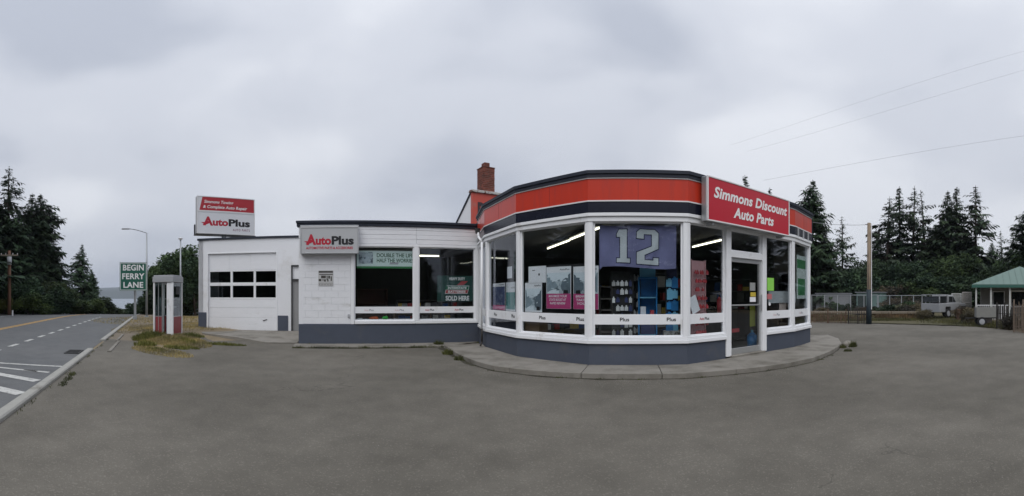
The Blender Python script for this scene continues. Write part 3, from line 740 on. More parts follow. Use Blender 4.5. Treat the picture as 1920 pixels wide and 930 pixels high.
# --- tall rear false front with chimney
RF0 = at(887, 17.0); rdir = Vector((.85, .52)).normalized()
rear = Wall(RF0, RF0 + rdir * 4.2)
zt = 5.66
mb = MB(); rear.box(mb, -.03, rear.L, 3.6, zt, -.15, 0); mb.build('false_front', mat('sunbaked_red', (.55, .085, .06), .6, .12, 2, .1, 30, col2=(.45, .13, .10), c2scale=2), shop)
sdw = Wall(RF0 + Vector((-.52, .85)) * 3.0, RF0 - Vector((.52, -.85)) * .02)
mb = MB(); sdw.poly(mb, [(0, 3.6), (2.86, 3.6), (2.86, zt), (2.85, zt), (0.0, 3.68)], -.12, 0); mb.build('side_wall', white_stucco, shop)
mb = MB()
a = sdw.pt(3.02, zt + .01, .03); b = sdw.pt(0, 3.66, .03)
sdw.poly(mb, [(3.02, zt), (2.85, zt), (-.05, 3.64), (-.05, 3.72), (2.82, zt + .07), (3.02, zt + .07)], -.15, .04); mb.build('verge_board', coping_m, shop)
mb = MB(); rear.box(mb, -.08, rear.L, zt + .002, zt + .10, -.25, .07); mb.build('coping', mat('flaking_trim', (.50, .49, .47), .8, .2, 8, .2, col2=(.16, .07, .05), c2scale=5, c2pos=(.5, .6)), shop, bev=.01)
letters(rear, 'D', rear.s_(903), 4.66, .62, mat('faded_black_letter', (.045, .03, .035), .7), shop, .006, .05, 0, 1, 'CENTER', .36)
# chimney of separate bricks
chc = rear.pt(rear.s_(911, -.45), 0, -.45)
chw = .27
chim = MB(); chim.frame_box(chc, rear.E3, rear.N3, Vector((0, 0, 1)), (-chw + .012, -chw + .012, 5.2), (chw - .012, chw - .012, 6.78))
chim_o = chim.build('chimney', mortar_m, shop)
brk = None
z = 5.45; row = 0; ch_h = .075
while z < 6.80:
    for (ex, ey) in ((rear.E3, rear.N3), (-rear.N3, rear.E3), (rear.N3, -rear.E3), (-rear.E3, -rear.N3)):
        xcuts = [-chw, -.085, .10, chw] if row % 2 else [-chw + .0, -.18, .0, .18, chw]
        for a, b in zip(xcuts[:-1], xcuts[1:]):
            mb = MB(); mb.frame_box(chc, ex, ey, Vector((0, 0, 1)), (a + .006, chw - .03, z), (b - .006, chw + rnd.uniform(-.003, .006), z + ch_h - .014)); mb.build('brick', brick_m, chim_o)
    z += ch_h; row += 1
mb = MB(); mb.frame_box(chc, rear.E3, rear.N3, Vector((0, 0, 1)), (-.29, -.29, z), (.29, .29, z + .03)); mb.build('cap', brick_m, chim_o, bev=.008)
mb = MB(); mb.frame_box(chc, rear.E3, rear.N3, Vector((0, 0, 1)), (-.14, -.14, z + .03), (.11, .14, z + .24)); mb.build('flue', brick_m, chim_o, bev=.012)

# ------------------------------------------------------------------ walkway of concrete slabs around the bay
walk = bpy.data.objects.new('sidewalk', None); C.objects.link(walk); walk['kind'] = 'structure'
outp = [gp(x, y, .11) for x, y in ((832, 646), (856, 662), (888, 676), (925, 686), (985, 693), (1050, 698), (1120, 700.5), (1200, 701), (1280, 700), (1350, 695), (1415, 689), (1475, 681), (1528, 670), (1562, 656), (1579, 643), (1572, 632), (1552, 625))]
inn_src = [B0] + [P0, P1, P2, P3, P6, P7, Vector((9.6, 13.0))]
inn = offs(inn_src, .034)
def resample(poly, n):
    L = [0]
    for a, b in zip(poly[:-1], poly[1:]): L.append(L[-1] + (b - a).length)
    r = []
    for k in range(n + 1):
        d = L[-1] * k / n
        for i in range(len(poly) - 1):
            if d <= L[i + 1] + 1e-9:
                f = (d - L[i]) / (L[i + 1] - L[i]); r.append(poly[i].lerp(poly[i + 1], f)); break
    return r
# for each outer point find the nearest point along the wall, kept in order
def nearest(p, poly):
    best = None; acc = 0
    for a, b in zip(poly[:-1], poly[1:]):
        d = b - a; t = max(0, min(1, (p - a).dot(d) / d.length_squared)); q = a + d * t
        k = (q - p).length
        if best is None or k < best[0]: best = (k, q, acc + t * d.length)
        acc += d.length
    return best[1]
R = resample(outp, 48)
inner = [nearest(p, inn) for p in R]
mb = MB()
for s0_ in range(0, 48, 4):
    o_ = [R[k] for k in range(s0_, s0_ + 5)]; i_ = [inner[k] for k in range(s0_, s0_ + 5)]
    # joint gap
    def shr(pl, q):
        c = sum(pl, Vector((0, 0))) / len(pl); return q + (c - q).normalized() * .008
    poly = o_ + list(reversed(i_)); poly2 = []
    for q in poly:
        if not poly2 or (q - poly2[-1]).length > .02: poly2.append(q)
    poly2 = [shr(poly2, q) for q in poly2]
    zt_ = .11 - .05 * sst(30, 47, s0_)
    mb = MB(); mb.prism(poly2, -.02, zt_); mb.build('slab', concrete, walk, bev=.006)
# low strip along the wing and the garage apron
o0, o1_ = gp(548, 651, .04), gp(834, 649, .04)
n_ = 5
for k in range(n_):
    a0 = wing.pt(wing.L * (k / n_) * .985 - .12 * (k == 0), 0, .035).xy; a1 = wing.pt(wing.L * ((k + 1) / n_) * .985, 0, .035).xy
    b0 = o0.lerp(o1_, k / n_); b1 = o0.lerp(o1_, (k + 1) / n_)
    e_ = (a1 - a0).normalized() * .006
    mb = MB(); mb.prism([b0 + e_, b1 - e_, a1 - e_, a0 + e_], -.02, .055 + .004 * (k % 2)); mb.build('slab', concrete, walk, bev=.006)
apr = [gar.pt(sd0 - .35, 0, .02).xy, gar.pt(gar.L, 0, .02).xy, wing.pt(-.02, 0, .0).xy, gp(556, 640, .1), gp(500, 640, .1), gp(445, 634, .13), gp(380, 627, .16)]
mb = MB(); zs_ = [.19, .165, .12, .06, .07, .16, .21]
mb.add([(p.x, p.y, z) for p, z in zip(apr, zs_)] + [(p.x, p.y, -.05) for p in apr], [tuple(range(7))] + [(i, (i + 1) % 7, 7 + (i + 1) % 7, 7 + i) for i in range(7)])
mb.build('apron', concrete, kind='structure')

# ------------------------------------------------------------------ signs on and by the shop
def cabinet_sign(name, label, wall, s0, s1, z0, z1, o0, o1, cab_m, face_m, rim=.03, shell=None):
    c = wall.pt((s0 + s1) / 2, 0, (o0 + o1) / 2)
    t = thing(name, label, 'sign', (c.x, c.y, z0), 0)
    mb = MB(); wall.box(mb, s0, s1, z0, z1, o0, o1 - .03); mb.build('cabinet', cab_m, t, bev=.01)
    mb = MB(); wall.box(mb, s0, s1, z0, z0 + rim, o1 - .029, o1 + .01); wall.box(mb, s0, s1, z1 - rim, z1, o1 - .029, o1 + .01)
    wall.box(mb, s0, s0 + rim, z0 + rim + .001, z1 - rim - .001, o1 - .029, o1 + .01); wall.box(mb, s1 - rim, s1, z0 + rim + .001, z1 - rim - .001, o1 - .029, o1 + .01)
    mb.build('rim', shell or trim_m, t, bev=.004)
    mb = MB(); wall.box(mb, s0 + rim + .001, s1 - rim - .001, z0 + rim + .001, z1 - rim - .001, o1 - .029, o1 - .002); mb.build('face', face_m, t)
    return t
def autologo(wall, s0, s1, z, hcap, off, t):
    """red capital with a swept foot, red letters, then black letters"""
    w = s1 - s0
    vs, fs = text_mb('A', hcap * 1.22, .05, 0, 1, 'CENTER', w * .20)
    mb = MB(); mb.add([wall.pt(s0 + w * .145 + a, z + b, off) for a, b in vs], fs)
    wing_ = [(0.0, .30), (.03, .22), (.055, .16), (.035, .02), (.09, .04), (.14, .12), (.19, .30), (.10, .33)]
    mb.add([wall.pt(s0 + w * a, z + hcap * b * 1.25, off + .0006) for a, b in wing_], [tuple(range(8))])
    mb.build('letter', sign_red_d, t)
    letters(wall, 'uto', s0 + w * .39, z, hcap, sign_red_d, t, off, .045, 0, 1, 'CENTER', w * .31)
    letters(wall, 'Plus', s0 + w * .772, z, hcap, letter_black, t, off, .042, 0, 1, 'CENTER', w * .44)

s0_, s1_ = wing.s_(563, .2), wing.s_(672.5, .2)
ws_ = cabinet_sign('wall_sign', 'weathered grey box sign with red and black lettering on the white wall pier', wing, s0_, s1_, 2.80, 3.66, .012, .22, alum_d, sign_grey, .035, alum)
mb = MB(); wing.box(mb, s0_ + .02, s1_ - .02, 3.59, 3.615, .215, .236); mb.build('rim_highlight_strip', trim_m, ws_)
autologo(wing, wing.s_(570, .2), wing.s_(664, .2), 3.08, .245, .221, ws_)
letters(wing, 'AUTOMOTIVE PARTS & ACCESSORIES', (s0_ + s1_) / 2, 2.935, .075, sign_red_d, ws_, .221, .03, 0, 1, 'CENTER', 1.42)

# entrance sign
OF = .34
sa, sb = wF.s_(1326.5, OF), wF.s_(1480, OF)
es = cabinet_sign('entrance_sign', 'long red box sign with white italic lettering above the entrance door', wF, sa, sb, 3.06, 3.99, .16, OF, alum, sign_red, .03)
mb = MB(); wF.box(mb, sa + .2, sa + .26, 3.0, 3.055, .1, OF - .05); mb.build('bracket', alum_d, es); mb = MB(); wF.box(mb, sb - .26, sb - .2, 3.0, 3.055, .1, OF - .05); mb.build('bracket', alum_d, es)
letters(wF, 'Simmons Discount', (sa + sb) / 2 + .04, 3.575, .225, letter_white, es, OF + .0015, .034, .22, 1.04, 'CENTER', (sb - sa) * .90)
letters(wF, 'Auto Parts', (sa + sb) / 2 + .06, 3.235, .225, letter_white, es, OF + .0015, .034, .22, 1.04, 'CENTER', (sb - sa) * .50)

# rooftop sign
rs = Wall(at(369.5, 18.0), at(477.5, 18.75)); L = rs.L
rt = thing('roof_sign', 'double deck red and white sign box on a post above the garage roof', 'sign', (*rs.pt(L / 2, 0, -.15).xy, 3.75), 0)
zb_, zt_ = 4.17, 5.76; zm = zb_ + .96
mb = MB(); rs.box(mb, 0, L, zb_, zt_, -.30, -.03); mb.build('cabinet', alum_d, rt, bev=.012)
mb = MB(); rs.box(mb, -.05, L + .04, zb_ - .05, zb_ - .002, -.42, .02); rs.box(mb, -.05, -.002, zb_, zb_ + .42, -.40, -.30); mb.build('tray', glass_dark_frame, rt)
mb = MB()
for a in ((0, L, zb_, zb_ + .05), (0, L, zt_ - .03, zt_), (0, L, zm - .03, zm + .03)): rs.box(mb, a[0], a[1], a[2], a[3], -.029, .012)
rs.box(mb, 0, .035, zb_ + .051, zt_ - .031, -.029, .010); rs.box(mb, L - .035, L, zb_ + .051, zt_ - .031, -.029, .010)
mb.build('rim', trim_m, rt)
mb = MB(); rs.box(mb, .036, L - .036, zb_ + .051, zm - .031, -.029, 0); mb.build('face', sign_white, rt)
mb = MB(); rs.box(mb, .036, L - .036, zm + .031, zt_ - .031, -.029, 0); mb.build('face', sign_white, rt)
mb = MB(); rs.poly(mb, [(.10, zm + .033), (L - .037, zm + .033), (L - .037, zt_ - .033), (.235, zt_ - .033)], .0005, .0035); mb.build('red_field', mat('banner_red', (.42, .02, .032), .4), rt)
letters(rs, 'Simmons Towing', .30, zm + .345, .125, letter_white, rt, .006, .02, .2, 1, 'LEFT', 1.30)
letters(rs, '& Complete Auto Repair', .25, zm + .13, .125, letter_white, rt, .006, .02, .2, 1, 'LEFT', 1.98)
autologo(rs, .16, L - .20, zb_ + .37, .29, .0015, rt)
letters(rs, 'AUTO PARTS', L - .62, zb_ + .16, .10, mat('plum_letter', (.22, .03, .10), .5), rt, .0015, .01, .1, 1.2, 'CENTER', .78)
mb = MB(); c = rs.pt(L * .475, 0, -.16); mb.tube(c + Vector((0, 0, 3.70)), c + Vector((0, 0, zb_ - .05)), .10, .10, 12); mb.build('post', galv, rt, smooth=False)
mb = MB(); rs.box(mb, L * .3, L * .75, 3.76, 3.80, -.35, .05); mb.build('base_plate', alum_d, rt)

# notice pinned to the white pier
nt_ = MB(); wing.box(nt_, wing.s_(597), wing.s_(625), 1.83, 2.30, .004, .012)
nw = nt_.build('wall_notice', mat('pale_notice', (.50, .50, .50), .8, .08, 9), None); nw_root = thing('wall_notice', 'small weathered black and white notice fixed on the painted pier', 'notice', tuple(wing.pt(wing.s_(611), 1.83, .02)), 0)
bpy.data.objects.remove(nw)
nt_.build('sheet', mat('pale_notice', (.50, .50, .50), .8, .08, 9), nw_root)
for (a, b, z0_, z1_) in ((.03, .97, 2.23, 2.285), (.05, .97, 2.165, 2.19), (.18, .50, 2.06, 2.145), (.55, .62, 2.0, 2.14), (.66, .78, 2.05, 2.14), (.82, .90, 1.98, 2.12), (.02, .20, 1.97, 2.04), (.28, .34, 1.98, 2.04), (.38, .50, 1.96, 2.03), (.6, .68, 1.96, 2.03), (.02, .98, 1.905, 1.912)):
    x0 = wing.s_(597); w = wing.s_(625) - x0
    mb = MB(); wing.box(mb, x0 + w * a, x0 + w * b, z0_, z1_, .0125, .0135); mb.build('print_block', mat('notice_print', (.06, .055, .05), .8, .5, 20), nw_root)
for i in range(9):
    x0 = wing.s_(599) + i * .047; mb = MB(); wing.box(mb, x0, x0 + .014, 1.845, 1.885, .0125, .0135); mb.build('print_block', mat('notice_print', (.06, .055, .05), .8, .5, 20), nw_root)
# loose cable box near the window jamb
mb = MB(); wing.box(mb, wing.s_(652), wing.s_(656), .86, .96, .0, .04); o = mb.build('junction_box', alum_d, None, bev=.005); tag(o, 'tiny grey junction box low on the white pier beside the window', 'junction box')

# ------------------------------------------------------------------ what shows through the windows
def board(name, label, cat, wall, px0, px1, z0, z1, off, m, th=.008, group=None, parent=None, tilt=0):
    a, b = wall.s_(px0, off), wall.s_(px1, off)
    t = parent or thing(name, label, cat, tuple(wall.pt((a + b) / 2, z0, off)), 0, group)
    mb = MB()
    if tilt:
        cx_, cz_ = (a + b) / 2, (z0 + z1) / 2; w, hh = (b - a) / 2, (z1 - z0) / 2; c_, s_ = math.cos(tilt), math.sin(tilt)
        wall.poly(mb, [(cx_ + x * c_ - y * s_, cz_ + x * s_ + y * c_) for x, y in ((-w, -hh), (w, -hh), (w, hh), (-w, hh))], off, off - th)
    else: wall.box(mb, a, b, z0, z1, off - th, off)
    mb.build('sheet' if parent is None else name, m, t); return t
def zz_at(wall, px, py, off): return wall.hit(px, py, off)[1]
def zs2(wall, px, y0, y1, off): return zz_at(wall, px, y1, off), zz_at(wall, px, y0, off)
def field(t, wall, a, b, z0, z1, off, m, name='print', th=.0015):
    mb = MB(); wall.box(mb, a, b, z0, z1, off, off + th); return mb.build(name, m, t)
# posters
def poster(label, wall, px0, px1, y0, y1, off, pic, low=None, lowf=.34, head=.13, lines=(), cat='poster'):
    pm = (px0 + px1) / 2; z0, z1 = zs2(wall, pm, y0, y1, off)
    t = board('poster', label, cat, wall, px0, px1, z0, z1, off, card_m)
    a, b = wall.s_(px0, off), wall.s_(px1, off); hh = z1 - z0
    field(t, wall, a + .012, b - .012, z0 + hh * (lowf if low else .06), z1 - hh * head, off + .0005, pic, 'picture')
    if low:
        field(t, wall, a + .004, b - .004, z0 + .004, z0 + hh * lowf, off + .0005, low, 'colour_field')
        for k, ln in enumerate(lines):
            letters(wall, ln, (a + b) / 2 - .02, z0 + hh * (lowf - .085 - k * .085), .05, letter_white, t, off + .0025, .02, .15, 1, 'CENTER', (b - a) * (.74 - .05 * k))
    if low and lowf > .3 or head == .2:
        pz0, pz1 = z0 + hh * (lowf if low else .06), z1 - hh * head; w_ = b - a - .03; a_ = a + .015; hp = pz1 - pz0
        dk = mat('poster_dark_tone', (.13, .17, .20), .5, .5, 12); md = mat('poster_mid_tone', (.26, .33, .37), .5, .4, 10); lt = mat('poster_light_tone', (.68, .76, .80), .5, .15, 5)
        kx = 1 if px0 < 1050 else -1
        def pp(pts, m, o_): 
            mb = MB(); wall.poly(mb, [(a_ + w_ * (x if kx == 1 else 1 - x), pz0 + hp * y) for x, y in pts], off + .0015 + o_, off + .0022 + o_); mb.build('picture', m, t)
        pp([(0, .55), (1, .62), (1, 1), (0, 1)], lt, 0)
        jag = random.Random(int(px0)); L1 = [(0, .1), (.12, .06), (.26, .14), (.40, .28), (.44, .36), (.41, .46), (.35, .50), (.33, .58), (.26, .57), (.21, .66), (.14, .63), (.10, .78), (.05, .80), (.03, .92), (0, .95)]; L2 = [(1, .05), (.86, .02), (.74, .10), (.66, .12), (.60, .24), (.57, .40), (.63, .50), (.66, .62), (.74, .64), (.78, .76), (.88, .74), (.92, .88), (1, .95)]
        pp([(x if x in (0, 1) else x + jag.uniform(-.04, .04), y + jag.uniform(-.03, .03)) for x, y in L1], md, .001)
        pp([(x if x in (0, 1) else x + jag.uniform(-.04, .04), y + jag.uniform(-.03, .03)) for x, y in L2], dk, .0015)
        for q_ in range(9):
            x_, y_ = jag.uniform(.05, .85), jag.uniform(.1, .7); w__, h__ = jag.uniform(.05, .16), jag.uniform(.02, .1)
            pp([(x_, y_), (x_ + w__, y_ + .02), (x_ + w__ * .8, y_ + h__), (x_ + .01, y_ + h__ * .8)], (md, dk, lt)[q_ % 3], .0032 + q_ * .0002)
        pp([(.0, .0), (.55, .0), (.52, .22), (.3, .2), (.1, .12)], lt, .002)
        pp([(.70, .0), (.92, .0), (.9, .16), (.74, .18)], letter_black, .003)
    letters(wall, 'AutoPlus', b - (b - a) * .25, z1 - hh * (head * .62), .035, letter_black, t, off + .0025, .01, 0, 1, 'CENTER', (b - a) * .38)
    return t
poster('blue photo poster with a magenta foot in the narrow window beside the downpipe', wP01, 924, 947, 531, 581, -.12, poster_dark, magenta, .18)
poster('white product poster leaning beside the blue photo poster', wP01, 949, 966, 529, 583, -.09, tealp, None, head=.35)
poster('grey engine photo poster low in the corner of the wide faceted window', wP12, 984.5, 1016, 530, 585, -.07, poster_grey, None, head=.2)
poster('tall poster of a road scene over a magenta field beside the pinned sheet', wP12, 1024.5, 1070.5, 500, 579, -.07, poster_grey, magenta, .36, .14, ('MAXIMIZE YOUR', 'STATE BOOST AT', 'RAPID REVIEW'))
poster('tall poster of an engine bay over a magenta field partly behind the white post', wP12, 1075, 1122, 499, 580, -.14, poster_grey, magenta, .36, .14, ('BREAKING IS', 'TAKING IT', 'YOU TO'))
z0, z1 = zs2(wP12, 1008, 499, 530, -.06)
t = board('pinned_sheet', 'large off-white sheet pinned above the engine photo poster', 'notice', wP12, 991, 1023.5, z0, z1, -.06, card_m)
field(t, wP12, wP12.s_(998, -.06), wP12.s_(1003, -.06), z1 - .10, z1 - .085, -.0598, letter_black); field(t, wP12, wP12.s_(1009.5, -.06), wP12.s_(1012, -.06), z0 + .16, z0 + .21, -.0598, letter_black)
z0, z1 = zs2(wP12, 1050, 496, 590, -.3)
board('dark_board', 'black backing board standing behind the two magenta posters', 'board', wP12, 1017, 1104, z0, z1, -.35, rack_m, .03)
z0, z1 = zs2(wP01, 955, 500, 522, -.07)
board('small_notice', 'small white card stuck high on the narrow corner window', 'notice', wP01, 951, 960, z0, z1, -.06, card_m, .004)
# the violet flag
fo = -.12; fz1, fz0 = zz_at(wP23, 1197, 420, fo), zz_at(wP23, 1197, 502, fo)
fa, fb = wP23.s_(1124, fo), wP23.s_(1268, fo)
fl = thing('flag', 'violet blue flag with a large pale number twelve hung inside the window', 'flag', tuple(wP23.pt((fa + fb) / 2, fz0, fo)))
def flag_off(u, v): return fo + .018 * math.sin(u * 11 + v * 2.5) * (1 - v * .6) + .010 * math.sin(u * 23 + 1.3 - v * 5) + .02 * math.exp(-((u - .82 + .2 * (1 - v)) / .04) ** 2)
def flag_z(u, v):
    sag = .030 * math.sin(PI * ((u * 2.2) % 1)) + .02
    return fz0 + (fz1 - fz0) * v - (sag * v * .8) + (1 - v) * (.03 * math.sin(u * 5 + .5) - .05 * (u < .03) + .10 * max(0, u - .88))
mb = MB(); nu, nv = 60, 24
for j in range(nv + 1):
    for i in range(nu + 1):
        u, v = i / nu, j / nv; mb.v.append(tuple(wP23.pt(fa + (fb - fa) * u, flag_z(u, v), flag_off(u, v))))
for j in range(nv):
    for i in range(nu):
        a = j * (nu + 1) + i; mb.f.append((a, a + 1, a + nu + 2, a + nu + 1)); mb.m.append(0)
mb.build('cloth', purple, fl, smooth=True)
def block_digit(pts_list, m, off, grow=0.0):
    for pts in pts_list:
        mb = MB(); vs = []
        for (x, y) in pts:
            vs.append((x, y))
        mb2 = MB(); bm = bmesh.new(); f = bm.faces.new([bm.verts.new((x, y, 0)) for x, y in vs])
        for ax_ in (0, 1):
            for k in range(1, 40):
                no = (1, 0, 0) if ax_ == 0 else (0, 1, 0); co = (k / 40, 0, 0) if ax_ == 0 else (0, k / 40, 0)
                bmesh.ops.bisect_plane(bm, geom=bm.verts[:] + bm.edges[:] + bm.faces[:], plane_co=co, plane_no=no, dist=1e-5)
        bmesh.ops.triangulate(bm, faces=bm.faces[:]); bm.verts.index_update()
        P_ = [wP23.pt(fa + (fb - fa) * v.co.x, flag_z(v.co.x, v.co.y), flag_off(v.co.x, v.co.y) + off) for v in bm.verts]
        mb2.add(P_, [tuple(v.index for v in f.verts) for f in bm.faces]); bm.free()
        mb2.build('numeral', m, fl)
one = [(.225, .10), (.395, .10), (.395, .20), (.355, .20), (.355, .91), (.255, .91), (.225, .80), (.225, .73), (.268, .73), (.268, .20), (.225, .20)]
two = [(.485, .09), (.765, .09), (.765, .25), (.70, .25), (.70, .19), (.585, .19), (.585, .31), (.765, .47), (.765, .82), (.715, .91), (.53, .91), (.485, .83), (.485, .69), (.575, .69), (.575, .80), (.68, .80), (.68, .52), (.485, .36)]
def grow(poly, g):
    c = [Vector((p[0] * 2.0, p[1])) for p in poly]; n = len(c); r_ = []
    area = sum(c[i].x * c[(i + 1) % n].y - c[(i + 1) % n].x * c[i].y for i in range(n))
    sgn = 1 if area > 0 else -1
    for i in range(n):
        d0 = (c[i] - c[i - 1]).normalized(); d1 = (c[(i + 1) % n] - c[i]).normalized()
        n0 = Vector((d0.y, -d0.x)) * sgn; n1 = Vector((d1.y, -d1.x)) * sgn; b = (n0 + n1).normalized(); q = c[i] + b * g / max(.4, b.dot(n0)); r_.append((q.x / 2.0, q.y))
    return r_
block_digit([grow(one, .022), grow(two, .022)], navy, .004); block_digit([one, two], cloth_num, .008)
# lit tubes and their fittings
def tube_light(label, p, q, grp='lit ceiling tubes in the shop'):
    p = Vector(p); q = Vector(q)
    t = thing('tube_light', label, 'tube light', tuple((p + q) / 2), 0, grp)
    d = (q - p).normalized(); n_ = Vector((-d.y, d.x, 0))
    mb = MB(); mb.frame_box(p, d, n_, Vector((0, 0, 1)), (0, -.06, .03), ((q - p).length, .06, .075)); mb.build('batten', ceil_m, t)
    mb = MB(); mb.tube(p, q, .022, .022, 8); mb.build('tube', tube_m, t, smooth=True)
def pt3(px, py, z): q = at(px, (z - CAMH) * F / (YH - py)); return (q.x, q.y, z)
# bay tubes: two in a row receding
tube_light('nearer lit ceiling tube behind the wide faceted window', pt3(1069, 449, 2.98), pt3(1124, 427, 2.98))
tube_light('farther lit ceiling tube behind the wide faceted window', pt3(1027, 466, 2.98), pt3(1067, 451, 2.98))
tube_light('lit ceiling tube seen through the window left of the door', pt3(1299, 463, 2.98), pt3(1353, 450, 2.98))
a = wing.pt(wing.s_(690, -1.0), 2.86, -.9); b = wing.pt(wing.s_(760, -1.0), 2.86, -.9); c = wing.pt(wing.s_(823, -.9), 2.86, -.9)
tube_light('left lit tube above the long banner', a, b); tube_light('right lit tube crossing the white mullion', b + wing.E3 * .04, c)
# pale banner in the first wing window
bo_ = -.10; z0, z1 = zs2(wing, 720, 470, 503, bo_)
bn = board('banner', 'pale green banner with dark green capitals hung across the top of the window', 'banner', wing, 669, 783, z0, z1, bo_, mat('banner_cloth', (.66, .78, .74), .7, .08, 3))
a0, b0_ = wing.s_(669, bo_), wing.s_(783, bo_)
field(bn, wing, a0, b0_, z0, z0 + .06, bo_ + .001, greenp, 'green_edge'); field(bn, wing, a0 + .06, a0 + .50, z0 + .14, z1 - .05, bo_ + .001, poster_grey, 'picture')
dg2 = mat('dark_green_letter', (.02, .09, .04), .6)
letters(wing, 'DOUBLE THE LIFE', wing.s_(741, bo_), z1 - .20, .12, dg2, bn, bo_ + .003, .02, 0, 1, 'CENTER', 1.15)
letters(wing, 'HALF THE WORRIES', wing.s_(741, bo_), z1 - .36, .12, dg2, bn, bo_ + .003, .02, 0, 1, 'CENTER', 1.15)
def para(t, wall, a, b, z0, z1, off, m, lean, name):
    mb = MB(); wall.poly(mb, [(a, z0), (b - lean, z0), (b, z1), (a + lean, z1)], off, off + .0015); return mb.build(name, m, t)
para(bn, wing, wing.s_(730, bo_), wing.s_(748, bo_), z0 + .12, z0 + .19, bo_ + .001, alum_d, .03, 'badge')
# the battery dealer's board in the second wing window
do_ = -.09; z0, z1 = zs2(wing, 855, 517, 565, do_)
bd = board('dealer_board', 'dark green board with white capitals behind the second wing window', 'sign', wing, 820, 888, z0, z1, do_, mat('bottle_green', (.012, .055, .045), .5, .3, 3))
sc0, sc1 = wing.s_(834, do_), wing.s_(881, do_); mid = (sc0 + sc1) / 2
letters(wing, 'HEAVY DUTY', mid - .01, z1 - .14, .09, letter_white, bd, do_ + .003, .03, 0, 1, 'CENTER', .52)
para(bd, wing, mid - .02, sc1 - .06, z1 - .30, z1 - .17, do_ + .002, mat('badge_red', (.40, .06, .06), .5), .16, 'badge')
para(bd, wing, sc0, sc1 - .02, z0 + .245, z0 + .50, do_ + .004, card_m, .06, 'badge')
para(bd, wing, sc0 + .012, sc1 - .034, z0 + .37, z0 + .487, do_ + .006, mat('badge_green', (.02, .14, .08), .5), .03, 'badge')
para(bd, wing, sc0 + .012, sc1 - .06, z0 + .258, z0 + .362, do_ + .006, mat('badge_red', (.40, .06, .06), .5), .03, 'badge')
letters(wing, 'INTERSTATE', mid - .005, z0 + .395, .07, letter_white, bd, do_ + .009, .03, .1, 1, 'CENTER', .62)
letters(wing, 'BATTERIES', mid - .02, z0 + .275, .07, letter_white, bd, do_ + .009, .03, .1, 1, 'CENTER', .58)
letters(wing, 'SOLD HERE', mid, z0 + .03, .145, letter_white, bd, do_ + .003, .04, 0, 1, 'CENTER', .78)
# small goods on the wing window ledge
mb = MB(); wing.box(mb, s_w0 + .03, s_w1 - .02, .62, .79, -.5, -.14); mb.build('window_ledge', white_paint, shop)
def lump(name, label, cat, c, r, m, group=None, flat=.7):
    bm = bmesh.new(); bmesh.ops.create_icosphere(bm, subdivisions=2, radius=1)
    for v in bm.verts:
        k = 1 + .18 * math.sin(v.co.x * 5 + v.co.y * 3) + .12 * math.sin(v.co.z * 7 + 2); v.co = Vector((v.co.x * r[0] * k, v.co.y * r[1] * k, max(-.6, v.co.z) * r[2] * k))
    me = bpy.data.meshes.new(name); bm.to_mesh(me); bm.free(); me.materials.append(m)
    me.polygons.foreach_set('use_smooth', [True] * len(me.polygons))
    o = bpy.data.objects.new(name, me); C.objects.link(o); o.location = c; tag(o, label, cat, group); return o
lump('glove_pile', 'crumpled orange red gloves on the window ledge', 'gloves', tuple(wing.pt(wing.s_(702, -.25), .82, -.25)), (.16, .08, .05), orange_m)
lump('glove_pile', 'crumpled bright green gloves on the window ledge', 'gloves', tuple(wing.pt(wing.s_(723, -.25), .825, -.25)), (.10, .07, .06), lgreen_m)
lump('paper_wad', 'crumpled white cloth at the left end of the window ledge', 'cloth', tuple(wing.pt(wing.s_(675, -.25), .80, -.25)), (.12, .07, .03), card_m)
# dim furniture inside the wing
def cab(name, label, cat, c, size, rz, m, shelves=0, sm=None, group=None):
    t = thing(name, label, cat, c, rz, group); w, d, hh = size
    mb = MB(); mb.box((-w / 2, -d / 2 + .02, 0), (-w / 2 + .03, d / 2, hh)); mb.box((w / 2 - .03, -d / 2 + .02, 0), (w / 2, d / 2, hh)); mb.box((-w / 2 + .03, d / 2 - .02, .02), (w / 2 - .03, d / 2, hh)); mb.box((-w / 2, -d / 2, hh), (w / 2, d / 2, hh + .03)); mb.build('frame', m, t, local=True, bev=.004)
    for k in range(shelves):
        z = .08 + (hh - .1) * k / shelves; mb = MB(); mb.box((-w / 2 + .031, -d / 2, z), (w / 2 - .031, d / 2 - .021, z + .025)); mb.build('shelf', sm or m, t, local=True)
    return t
ra = math.atan2(wing.e.y, wing.e.x)
cab('shelf_unit', 'dim brown shelf unit inside behind the first wing window', 'shelves', tuple(wing.pt(2.4, .146, -2.4)), (1.1, .45, 1.6), ra, mat('brown_case', (.10, .04, .028), .7), 3)
cab('storage_case', 'dark red case standing in the back of the wing room', 'cabinet', tuple(wing.pt(1.35, .146, -2.3)), (.7, .4, 1.3), ra, mat('dull_red_case', (.09, .015, .015), .7), 2)
cab('cardboard_case', 'low brown case behind the second wing window', 'cabinet', tuple(wing.pt(3.75, .146, -1.6)), (1.3, .5, .85), ra, mat('cardboard', (.15, .10, .065), .8, .15, 5), 1)

